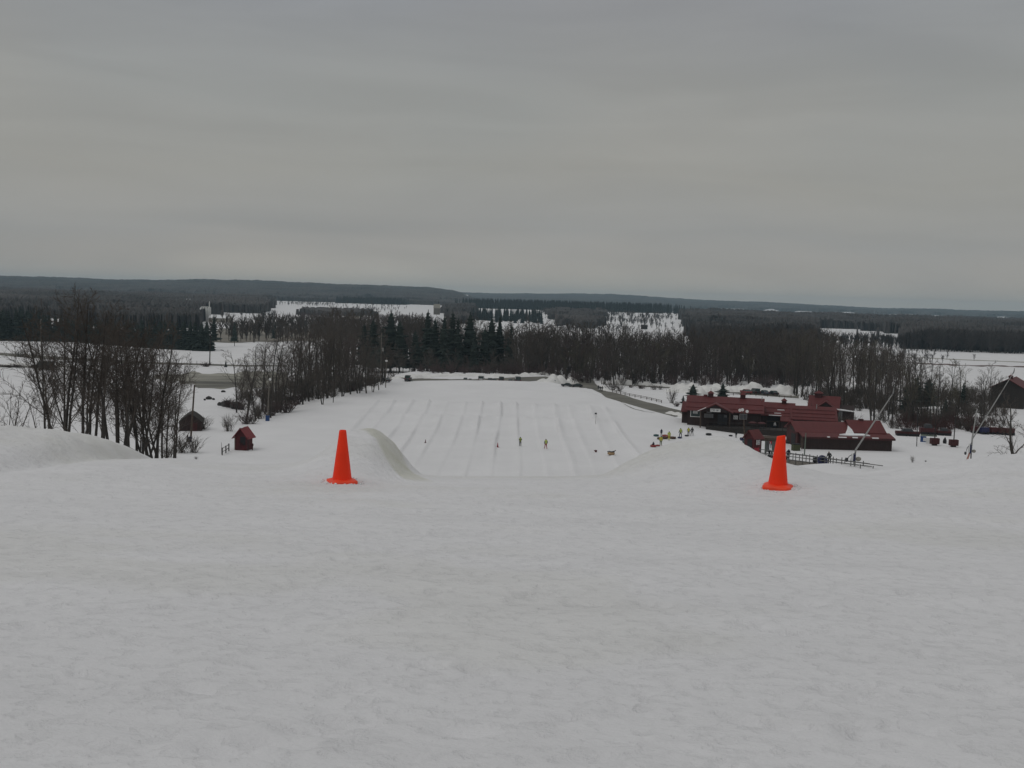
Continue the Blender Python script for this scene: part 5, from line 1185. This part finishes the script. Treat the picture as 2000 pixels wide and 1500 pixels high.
# ------------------------------------------------------------------ lift with railings
A, B = hit(1487, 893), hit(1700, 921)
A.z = gz(A.x, A.y); dirv = Vector((B.x - A.x, B.y - A.y, 0)); LL = dirv.length; dirv /= LL; nrm = Vector((-dirv.y, dirv.x, 0))
lift = empty('carpet_lift', (0, 0, 0), 0, 'conveyor lift with two steel handrails climbing to the right', 'lift')
def lp(t, off, up): p = A + dirv * (t * LL) + nrm * off; return Vector((p.x, p.y, gz(p.x, p.y) * .0 + (A.z * (1 - t) + gz(B.x, B.y) * t) + up))
hr = 16.5 * A.y / 2000 * .95
mb = MB(); mb.prism([lp(-.02, -.1, -.5), lp(.78, -.1, -.5), lp(.78, -.1, .10), lp(-.02, -.1, .10)], nrm * 1.5); mb.build('deck', M['grey_wood'], lift)
mb = MB(); mb.prism([lp(-.02, .25, .105), lp(.80, .25, .105), lp(.80, .95, .105), lp(-.02, .95, .105)], (0, 0, .03)); mb.build('belt', M['black'], lift)
for off in (-.15, 1.45):
    n = 15
    for i in range(n):
        t = i / (n - 1) * .94; tl_ = 1.0 if off < 0 else .8
        mb = MB(); mb.bar(lp(t, off, -.5), lp(t, off, hr * tl_ * (1 if t < .9 else .55)), .065); mb.build('post', M['rail_steel'], lift)
    for z in (1.0, .55):
        mb = MB(); mb.bar(lp(-.02, off, hr * z * (1 if off < 0 else .8)), lp(1.0 if z == 1 else .93, off, hr * z * (.95 if off < 0 else .8) - (.35 if z == 1 else .1)), .055); mb.build('rail', M['rail_steel'], lift)
# lift hut and canopy
q = hit(1470, 888); hut = empty('lift_hut', q + Vector((0, 0, .6)), math.radians(38), 'small red hut with a white notice at the start of the lift', 'hut')
gable_wall(hut, -1, 1, -1, 1, 2.0, .85, M['shed_red'], axis='x', base=-1.6); gable_roof(hut, -1, 1, -1, 1, 2.0, .85, M['red_roof'], axis='x', over=.35, th=.1)
sign(hut, -.45, .5, 1.0, 1.75, -1.002, 3, 11, 'notice'); part_box(hut, 'red_panel', (-.9, -1.06, -.3), (.4, -1.003, .6), M['red'])
hut.scale = (1.02, 1.02, 1.3)
part_box(hut, 'dark_door', (-1.06, -.6, -.3), (-1.003, .4, 1.7), M['black'])
q = on(1501, q.y + 2); can = empty('lift_canopy', q, math.radians(-6), 'flat brown canopy on green posts over the lift entrance', 'canopy')
mpp_ = q.y / 2000; w_ = 23 * mpp_
mb = MB(); mb.prism([(-w_, -1.0, 2.35), (-w_, 1.0, 2.75), (-w_, 1.0, 3.1), (-w_, -1.0, 2.9)], (2 * w_, 0, 0)); mb.build('roof', M['brown_wood'], can)
for x in (-w_ + .3, -w_ * .35, .5, w_ - .3):
    mb = MB(); mb.box((x - .09, -.9, -.8), (x + .09, -.72, 2.42)); mb.build('post', M['green_steel'], can)
for x0_, x1_ in ((-w_ * .3, .2), (.6, w_ - .4)): part_box(can, 'clear_panel', (x0_, .6, .2), (x1_, .64, 2.3), M['grey'])
# riders
def lift_person(t, H, label, jac, tro, rz, pose='bend', hat='black', off=.6): 
    p = lp(t, off, .14); return person(0, 0, H, rz, label, jac, tro, hat=hat, pose=pose, loc=(p.x, p.y, p.z))
ang = math.atan2(-dirv.x, dirv.y)
for t, H, lab, j, tr_ in [(.055, 1.5, 'dark rider half hidden left of the bent cone on the lift', 'black', 'black'), (.215, 1.35, 'small dark rider just right of the bent cone on the lift', 'red', 'black'), (.27, 1.85, 'dark rider bending over a tube on the lift', 'navy', 'black'), (.665, 1.95, 'dark rider with a large blue tube at the upper end of the lift', 'black', 'black')]: lift_person(t, H, lab, j, tr_, ang + PI * (0 if t < .6 else 1), 'bend' if H > 1.4 else 'stand', hat='black')
p = lp(.25, .4, .2); snow_tube(p, .95, M['tube_black'], 'black snow tube held by the bending lift rider', group='snow tubes on the lift')
p = lp(.615, .3, .55); snow_tube(p, 1.35, M['tube_blue'], 'large blue snow tube standing on edge at the lift top', tilt=(1.25, .1), group='snow tubes on the lift')
p = lp(.52, .9, .5); snow_tube(p, .8, M['tube_black'], 'black tube upright against the far handrail of the lift', tilt=(1.3, .9), group='snow tubes on the lift')
p = lp(.09, .3, .2); snow_tube(p, .85, M['tube_black'], 'black tube at the lift foot left of the bent cone', group='snow tubes on the lift')

# ------------------------------------------------------------------ poles, lamps, snow guns
def pole(name, px, py, tpx, tpy, wpx, m, label, cat, Y=None, cross=None):
    q = hit(px, py) if Y is None else on(px, Y); b = project(q.x, q.y, q.z); h = (b[1] - tpy) * q.y / 2000
    o = empty(name, q, 0, label, cat); top = at(tpx, tpy, q.y) - q; r = wpx * q.y / 4000
    mb = MB(); mb.tube([(0, 0, -.4), top], [r, r * .75], 7); mb.build('shaft', m, o); return o, top, q.y / 2000
o, t, s = pole('utility_pole', 743, 752, 745.5, 650, 2.0, M['grey_wood'], 'weathered utility pole in front of the big pines', 'pole')
mb = MB(); mb.box((-.9, -.06, t.z - .9), (1.3, .06, t.z - .75)); mb.build('crossarm', M['grey_wood'], o); mb = MB(); mb.lathe([(.25, 0), (.25, .8), (.05, .9)], 8, (.45, -.2, t.z - 4.8)); mb.build('transformer', M['steel'], o)
o, t, s = pole('lamp_pole', 753, 757, 755, 698, 1.8, M['grey_wood'], 'pole with a small white lamp beside the parking lot', 'lamp pole')
mb = MB(); mb.ball((t.x, -.15, t.z - .9), .35, s=(1, 1, .7)); mb.build('lamp', M['white'], o)
o, t, s = pole('utility_pole', 1400, 748, 1402.5, 678, 2.0, M['grey_wood'], 'pale pole standing against the dark wood behind the lodge', 'pole')
o, t, s = pole('utility_pole', 82, 722, 79.5, 624, 2.4, M['grey_wood'], 'tall grey pole at left with its top above the field', 'pole')
o, t, s = pole('utility_pole', 409.5, 713, 411, 655, 2.4, M['dark_wood'], 'dark pole at the end of the conifer row', 'pole')
mb = MB(); mb.box((-.2, -.2, t.z), (.3, .2, t.z + .5)); mb.build('cap', M['grey'], o)
o, t, s = pole('utility_pole', 372, 863, 380, 752, 4.0, M['brown_wood'], 'leaning wooden pole in front of the dark barn', 'pole')
mb = MB(); mb.lathe([(.30, -.3), (.30, .9)], 8, (-.05, -.1, 0)); mb.build('pad', M['navy'], o)
o, t, s = pole('post', 366, 863, 366.5, 849, 3.0, M['dark_wood'], 'short dark post beside the leaning pole', 'post')
o, t, s = pole('post', 382, 868, 382, 863, 1.2, M['dark_wood'], 'tiny stake in the snow right of the leaning pole', 'stake')
o, t, s = pole('lamp_pole', 522.5, 822, 526, 740, 3.0, M['grey_wood'], 'wooden lamp pole with a blue pad at the edge of the run', 'lamp pole')
mb = MB(); mb.box((-.35, -.35, -.3), (.35, .35, 1.1)); mb.build('pad', M['blue'], o); mb = MB(); mb.ball((t.x + .2, -.2, t.z - .1), .28); mb.build('lamp', M['white'], o)
o, t, s = pole('utility_pole', 1647, 800, 1651, 752, 1.8, M['grey_wood'], 'pole with white insulators behind the back building', 'pole')
mb = MB(); mb.ball((t.x, 0, t.z), .35); mb.box((t.x - .4, -.1, t.z - 1.9), (t.x + .3, .1, t.z - 1.6)); mb.build('insulator', M['white'], o)
o, t, s = pole('flood_lamp', 1455, 868, 1452, 801, 3.2, M['brown_wood'], 'wooden floodlight pole with round lamps and two boards near the lodge', 'floodlight')
for dx, dz_ in ((-.75, -.05), (-.28, .05), (.62, -.25)):
    mb = MB(); mb.lathe([(.10, 0), (.28, .25), (.30, .32), (.02, .34)], 12); l = mb.build('lamp', M['white'], o); l.location = (t.x + dx, -.1, t.z + dz_); l.rotation_euler = (math.radians(80), 0, 0)
for x in (-.36, .32):
    part_box(o, 'board', (t.x + x - .36, -.28, t.z - 1.75), (t.x + x + .36, -.2, t.z - .7), M['grey']); part_box(o, 'board_face', (t.x + x - .29, -.30, t.z - 1.67), (t.x + x + .29, -.282, t.z - .78), M['darkgrey'])
o, t, s = pole('lamp_pole', 1571, 888, 1574, 846, 2.6, M['green_steel'], 'thin pole standing in front of the low red building', 'pole')
o, t, s = pole('pole', 1790.5, 872, 1793, 800, 1.6, M['black'], 'thin black pole left of the blue banner', 'pole')
o, t, s = pole('flag', 1163, 828, 1164.5, 806, .8, M['grey_wood'], 'thin flag stick with a small dark flag on the run', 'flag')
part_box(o, 'flag_cloth', (t.x - .3, -.02, t.z - .35), (t.x + .15, .02, t.z), M['darkgrey'])
for px, py, tx, ty, lab in [(1825, 870, 1829, 800, 'dark lift pole with a brown pad right of the banner'), (1862, 873, 1868, 795, 'dark lift pole with a brown pad farther right')]:
    o, t, s = pole('padded_pole', px, py, tx, ty, 2.2, M['dark_wood'], lab, 'padded pole'); w = 8 * s
    mb = MB(); mb.box((-w, -w * .6, .3), (w, w * .6, 1.45)); mb.build('pad', M['red_wall'], o); mb = MB(); mb.box((-w * .55, -.3, -.3), (w * .55, .3, .28)); mb.build('pad_foot', M['dark_wood'], o)
# banner with white figures
q = hit(1797, 866); ban = empty('banner', q, math.radians(-22), 'low blue and white banner on a rail at right', 'banner')
w = 30 * q.y / 2000
part_box(ban, 'blue_panel', (0, 0, .3), (w * .36, .05, 1.5), M['blue']); part_box(ban, 'white_panel', (w * .362, 0, .1), (w * .75, .05, 1.2), M['white']); part_box(ban, 'top_rail', (0, -.05, 1.55), (w, .1, 1.85), M['green_steel'])
mb = MB(); 
for x in (.18, .27): mb.box((w * x, -.03, .5), (w * x + .25, -.002, 1.2))
mb.build('white_mark', M['white'], ban)
mb = MB(); mb.box((w * .58, -.03, .1), (w * .62, -.002, 1.1)); mb.build('red_mark', M['red'], ban)
q = hit(1845, 866); mb = MB(); mb.ball((0, 0, .35), .5, 8, 6, s=(.8, .8, 1.4)); mb.tube([(0, 0, .8), (.05, 0, 1.2)], [.2, .12], 6); o = mb.build('covered_machine', M['black'], None, True); o.location = q; tag(o, 'small dark bundle in the snow between the padded poles', 'bundle')
# red groomer / machinery
q = hit(1800, 852)
for px, py, w, h, m, lab in [(1772, 851, 44, 14, 'red_wall', 'long dull red trailer at the edge of the trees'), (1812, 848, 30, 20, 'dull_red', 'red machine with a dark cab under the thin trees'), (1843, 850, 26, 14, 'red_wall', 'dark red loader at the right end of the parked machines')]:
    q = hit(px, py); k = q.y / 2000; o = empty('snow_machine', q, math.radians(-8), lab, 'machine'); W = w * k / 2; H = h * k
    part_box(o, 'body', (-W, -.8, .35), (W, .8, H * .62), M[m]); mb = MB(); mb.prism([(-W * .5, -.7, H * .625), (-W * .35, -.7, H), (W * .3, -.7, H), (W * .5, -.7, H * .625)], (0, 1.4, 0)); mb.build('cab', M['darkgrey'], o)
    mb = MB()
    for sx in (-1, 1): mb.prism([(sx * W * .5 - W * .42, -.95, 0), (sx * W * .5 + W * .42, -.95, 0), (sx * W * .5 + W * .46, -.95, .5), (sx * W * .5 - W * .46, -.95, .5)], (0, 1.9, 0))
    mb.build('track', M['black'], o)
for i, (px, py, c) in enumerate([(1905, 846, 'red_wall'), (1922, 848, 'tube_blue'), (1940, 848, 'dull_red'), (1958, 849, 'red_wall'), (1972, 850, 'dull_red')]):
    q = hit(px, py); o = empty('cart', q, .1 * i, ['dull red cart left of the row of carts by the barn', 'dark blue cart between the red carts by the barn', 'red cart in the middle of the row by the barn', 'dull red cart second from the right by the barn', 'red cart at the right end of the row by the barn'][i], 'cart', 'carts below the big barn')
    part_box(o, 'box', (-.8, -.6, .4), (.8, .6, 1.5), M[c]); mb = MB()
    for x in (-.5, .5): mb.tube([(x, -.7, .3), (x, .7, .3)], [.32, .32], 10)
    mb.build('wheels', M['black'], o)
# snow guns
def snow_gun(px, py, jx, jy, tx, ty, label, legs):
    q = hit(px, py); Y = q.y; k = Y / 2000; o = empty('snow_lance', q, 0, label, 'snow gun')
    j = at(jx, jy, Y) - q; tp = at(tx, ty, Y - 2) - q
    mb = MB(); mb.tube([j, j.lerp(tp, .6), tp], [.11, .09, .06], 7); ln = mb.build('lance', M['steel'], o)
    mb = MB(); d = (tp - j).normalized(); mb.tube([tp, tp + d * .4, tp + d * .4 + Vector((.05, 0, .6))], [.1, .09, .06], 6); mb.build('nozzle', M['grey'], ln)
    mb = MB()
    if legs:
        mb.tube([(-.25, 0, -.3), (j.x * .8, 0, j.z * .55)], [.16, .14], 6); mb.build('leg', M['gun_pink'], o); mb = MB(); mb.tube([(.55, 0, -.3), (j.x * .9, 0, j.z * .55)], [.10, .10], 6); mb.build('leg', M['black'], o); mb = MB()
        mb.tube([(j.x * .85, 0, j.z * .4), j + Vector((0, 0, .3)), j + Vector((.45, 0, 5.2))], [.16, .13, .07], 6)
    else: mb.tube([(0, 0, -.4), (j.x, 0, j.z)], [.11, .10], 6)
    mb.build('mast', M['steel'], o)
    z = j.z
    mb = MB(); mb.box((j.x * .8 - .32, -.25, z * .35), (j.x * .8 - .02, .1, z * .75)); mb.build('valve_box', M['tube_blue'], o); mb = MB(); mb.box((j.x * .8 - .5, -.28, z * .4), (j.x * .8 - .33, .05, z * .8)); mb.build('white_panel', M['white'], o)
    mb = MB(); mb.tube([(j.x * .8, -.1, z * .85), (j.x - .8, -.1, z * .62), (j.x - 1.1, -.1, z * .35)], [.05, .05, .05], 6); mb.lathe([(.10, 0), (.2, .15), (.2, .5)], 8, (j.x - 1.1, -.1, z * .28)); mb.build('hose', M['darkgrey'], o)
    mb = MB(); mb.ball((j.x + .45, .1, z * .45), .38, s=(1, .6, .8)); mb.build('drum', M['tan_roof'], o)
snow_gun(1669, 911, 1671, 879, 1741, 773, 'snowmaking lance leaning right in front of the low red building', False)
snow_gun(1890, 900, 1899, 858, 1978, 730, 'snowmaking lance on pinkish legs leaning right near the right edge', True)
# rubbish tank by the low building
q = hit(1554, 880); o = empty('wheeled_bin', q, .2, 'dark green bin standing left of the low red building', 'bin'); part_box(o, 'bin_body', (-.65, -.5, -.1), (.65, .5, 1.15), M['tank_green']); part_box(o, 'lid', (-.7, -.55, 1.153), (.7, .55, 1.28), M['black'])

# ------------------------------------------------------------------ fences
def rail_fence(pts, n, hpx, label, m, rails=2, name='rail_fence'):
    P = [hit(*p) for p in pts]; L = [0]
    for i in range(1, len(P)): L.append(L[-1] + (P[i] - P[i - 1]).length)
    o = empty(name, P[0], 0, label, 'fence'); prev = None
    for i in range(n):
        t = L[-1] * i / (n - 1); x = np.interp(t, L, [p.x for p in P]); y = np.interp(t, L, [p.y for p in P]); b = Vector((x, y, gz(x, y))) - P[0]; h = hpx * y / 2000
        mb = MB(); mb.bar(b - Vector((0, 0, .3)), b + Vector((0, 0, h)), .09); mb.build('post', m, o)
        if prev is not None:
            for r in range(rails):
                z = h * (.9 - .45 * r); mb = MB(); mb.bar(prev + Vector((0, .1, z)), b + Vector((0, .1, z)), .06); mb.build('rail', m, o)
        prev = b
rail_fence([(1196, 766), (1204, 768), (1232, 774.5), (1262, 780), (1292, 787)], 11, 5.5, 'weathered two rail fence along the access road', M['brown_wood'])
rail_fence([(1370, 772), (1410, 772), (1460, 773), (1545, 777)], 9, 5.5, 'two rail fence behind the lodge in front of the parked cars', M['brown_wood'])
rail_fence([(434, 889), (440, 886), (447, 881)], 3, 15, 'short dark rail fence left of the small red shed', M['dark_wood'])
o, t, s = pole('stick', 433, 887, 432.5, 864, .9, M['dark_wood'], 'thin upright stick by the short rail fence', 'stick')
o, t, s = pole('post', 492.5, 879, 494, 866, 2.4, M['red_wall'], 'short red post right of the small shed', 'post'); part_box(o, 'arm', (-.2, -.06, .75), (.22, .06, .95), M['red_wall'])

# ------------------------------------------------------------------ parked cars
def car(px, py, wpx, rz, paint, label, suv=True, cat='car', Y=None, group='parked cars'):
    q = hit(px, py) if Y is None else on(px, Y); k = wpx * q.y / 2000 / 1.8; o = empty('parked_car', q, rz, label, cat, group); o.scale = (k, k, k)
    P = [(-2.2, .35), (-2.25, .75), (-2.1, .95), (2.1, .95), (2.2, .7), (2.15, .35)]; hC = 1.72 if suv else 1.42
    mb = MB(); mb.prism([(-.9, y, z) for y, z in P], (1.8, 0, 0)); 
    mb.prism([(-.74, -2.0, hC - .06) if suv else (-.74, -1.0, hC - .06), (-.74, .45, hC - .06), (-.74, .35, hC), (-.74, -1.9 if suv else -.9, hC)], (1.48, 0, 0)); mb.build('body', paint, o)
    mb = MB(); mb.prism([(-.8, -2.05 if suv else -1.7, .952), (-.74, -1.98 if suv else -1.0, hC - .062), (-.74, .45, hC - .062), (-.8, 1.1, .952)], (1.54, 0, 0)); mb.build('windows', M['glass'], o)
    for x in (-.82, .62):
        for y in (-1.35, 1.35): mb = MB(); mb.tube([(x, y, .33), (x + .2, y, .33)], [.33, .33], 10); mb.build('wheel', M['black'], o)
    for x in (-.8, .55): part_box(o, 'tail_light', (x, -2.29, .72), (x + .25, -2.252, .88), M['red'])
    return o
paints = {k: mat('paint_' + k, v, .3, spec=.5) for k, v in dict(red=(.16, .02, .02), dark=(.02, .024, .028), blue=(.07, .09, .12), grey=(.08, .085, .09), white=(.55, .56, .56), black=(.012, .012, .013)).items()}
for px, py, w, rz, c, lab, suv in [(1457, 769.5, 12, .25, 'red', 'red car parked behind the lodge, leftmost of four', False), (1474, 769.5, 12, .2, 'dark', 'dark car parked right of the red car behind the lodge', True), (1492, 770.5, 11, .2, 'blue', 'blue grey car third in the row behind the lodge', False), (1510, 771.5, 11, .25, 'dark', 'dark car at the right end of the row behind the lodge', False),
                              (797, 744, 12, 0, 'dark', 'dark car parked alone at the far left end of the run', True), (752, 746, 10, .8, 'black', 'dark car half hidden by trees left of the run end', False), (85, 722, 18, 1.3, 'black', 'dark car on the farm track at far left', True)]:
    car(px, py, w, rz, paints[c], lab, suv)
for px, w, c, lab, suv in [(909, 8, 'black', 'black car peeping over the far edge of the run, leftmost', False), (918, 6, 'black', 'small dark car next to the leftmost one at the run edge', False), (940, 12, 'white', 'white van like car parked beyond the far edge of the run', True), (957, 9, 'black', 'low black car right of the white one', False), (966, 8, 'dark', 'dark low car second right of the white one', False), (979, 11, 'dark', 'tall dark car in the row beyond the run', True), (997, 8, 'grey', 'grey car low behind the snow, right of the tall dark car', False), (1011, 12, 'dark', 'dark car right of the middle in the far row', True), (1066, 10, 'black', 'black car near the right end of the far row', True), (1081, 9, 'dark', 'dark car at the right end of the far row', True)]:
    car(px, 0, w, _rl.uniform(-.1, .1), paints[c], lab, suv, Y=303)
for px, py, w, c, lab in [(1107, 755, 9, 'dark', 'dark car on the lot left of the access road'), (1127, 756, 9, 'dark', 'low dark car on the lot beside the access road')]: car(px, py, w, 1.4, paints[c], lab, False)
# rocks and brush heaps in the left hollow
def rock(px, py, w, h, seed, label, snow=True):
    q = hit(px, py); k = q.y / 2000; rng = random.Random(seed); o = empty('boulder', q, rng.random() * 3, label, 'rock')
    mb = MB(); mb.ball((0, 0, h * k * .35), 1, 9, 6); mb.v = [((x * w * k * .5) * rng.uniform(.8, 1.15), y * w * k * .4 * rng.uniform(.8, 1.15), (z - h * k * .35) * h * k * .6 * rng.uniform(.8, 1.1) + h * k * .35) for x, y, z in mb.v]; mb.build('stone', M['rock'], o)
    if snow: mb = MB(); mb.ball((w * k * .1, .1, h * k * .82), 1, 8, 5, s=(w * k * .3, w * k * .25, h * k * .2)); mb.build('snow_cover', M['snow_cap'], o, True)
for a in [(408, 780, 12, 7, 1, 'dark boulder in the snowy hollow left of the brush heap', False), (417, 781, 6, 4, 2, 'small stone right of the dark boulder in the hollow', False), (400, 782, 5, 4, 3, 'small stone left of the dark boulder in the hollow', False), (436, 766, 10, 4, 4, 'flat dark rock at the edge of the slushy lot', False), (430, 792, 14, 8, 5, 'dark rock at the left tip of the brush heap', True), (442, 794, 24, 14, 6, 'snow capped rock in the middle of the brush heap', True), (462, 798, 30, 16, 7, 'large dark rock at the right of the brush heap', True)]: rock(*a)
# snow capped brush heap, town in the distance
for px, py, w, h, kd, lab in [(450, 796, 40, 18, 3, 'dark brush heap over the rocks left of the belt'), (470, 800, 40, 22, 4, 'reddish brush heap at the foot of the belt')]: bush(px, py, w, h, kd, lab)

# ------------------------------------------------------------------ distant buildings
q = on(401, 900); k = q.y / 2000; o = empty('grain_elevator', q, .2, 'white grain elevator with tall silos beyond the conifer row', 'elevator')
for i in range(4): mb = MB(); mb.lathe([(2.5 * k, -2), (2.5 * k, 24 * k), (1.2 * k, 26 * k)], 12, ((-8 + i * 4.6) * k, 0, 0)); mb.build('silo', M['silo'], o, True)
part_box(o, 'tower', (6.2 * k, -2 * k, -2), (10.6 * k, 2 * k, 27 * k), M['silo']); mb = MB(); mb.bar((7.6 * k, 0, 27 * k), (7.6 * k, 0, 38 * k), .9 * k); mb.build('leg_tower', M['silo'], o); mb = MB(); mb.bar((-10.8 * k, 0, -1), (-8.5 * k, 0, 22 * k), .5 * k); mb.build('chute', M['silo'], o); part_box(o, 'head_house', (-8 * k, -1.5 * k, 26 * k), (6 * k, 1.5 * k, 28 * k), M['silo'])
def far_house(px, Y, w, h, label, roof='snow_cap', wall='tan_roof', rz=0.0, cat='building', rise=.35):
    q = on(px, Y); k = Y / 2000; o = empty('far_building', q, rz, label, cat); W = w * k / 2; H = h * k
    gable_wall(o, -W, W, -W * .6, W * .6, H * (1 - rise), H * rise, M[wall], base=-2); gable_roof(o, -W, W, -W * .6, W * .6, H * (1 - rise), H * rise, M[roof], over=.3, th=.4)
for a in [(431, 880, 40, 12, 'long low snow roofed shed right of the grain elevator'), (292, 1500, 16, 9, 'white house among woods left of the grain elevator', 'snow_cap', 'white'), (368, 1400, 8, 12, 'small white house just left of the grain elevator', 'snow_cap', 'white'), (692, 950, 20, 12, 'grey snow roofed farmhouse left of the big pines', 'tan_roof', 'dark_wood'), (716, 960, 20, 9, 'white roofed farm shed left of the big pines'), (22, 1700, 16, 7, 'snow roofed farm building at far left below the ridge'), (908, 3600, 12, 8, 'tiny white building on the hill right of centre', 'snow_cap', 'white'), (853, 1300, 12, 20, 'grey barn wall showing between the pines', 'tan_roof', 'grey_wood'), (1258, 1000, 12, 8, 'dark hut in the white field right of centre', 'dark_wood', 'dark_wood')]:
    far_house(*a)
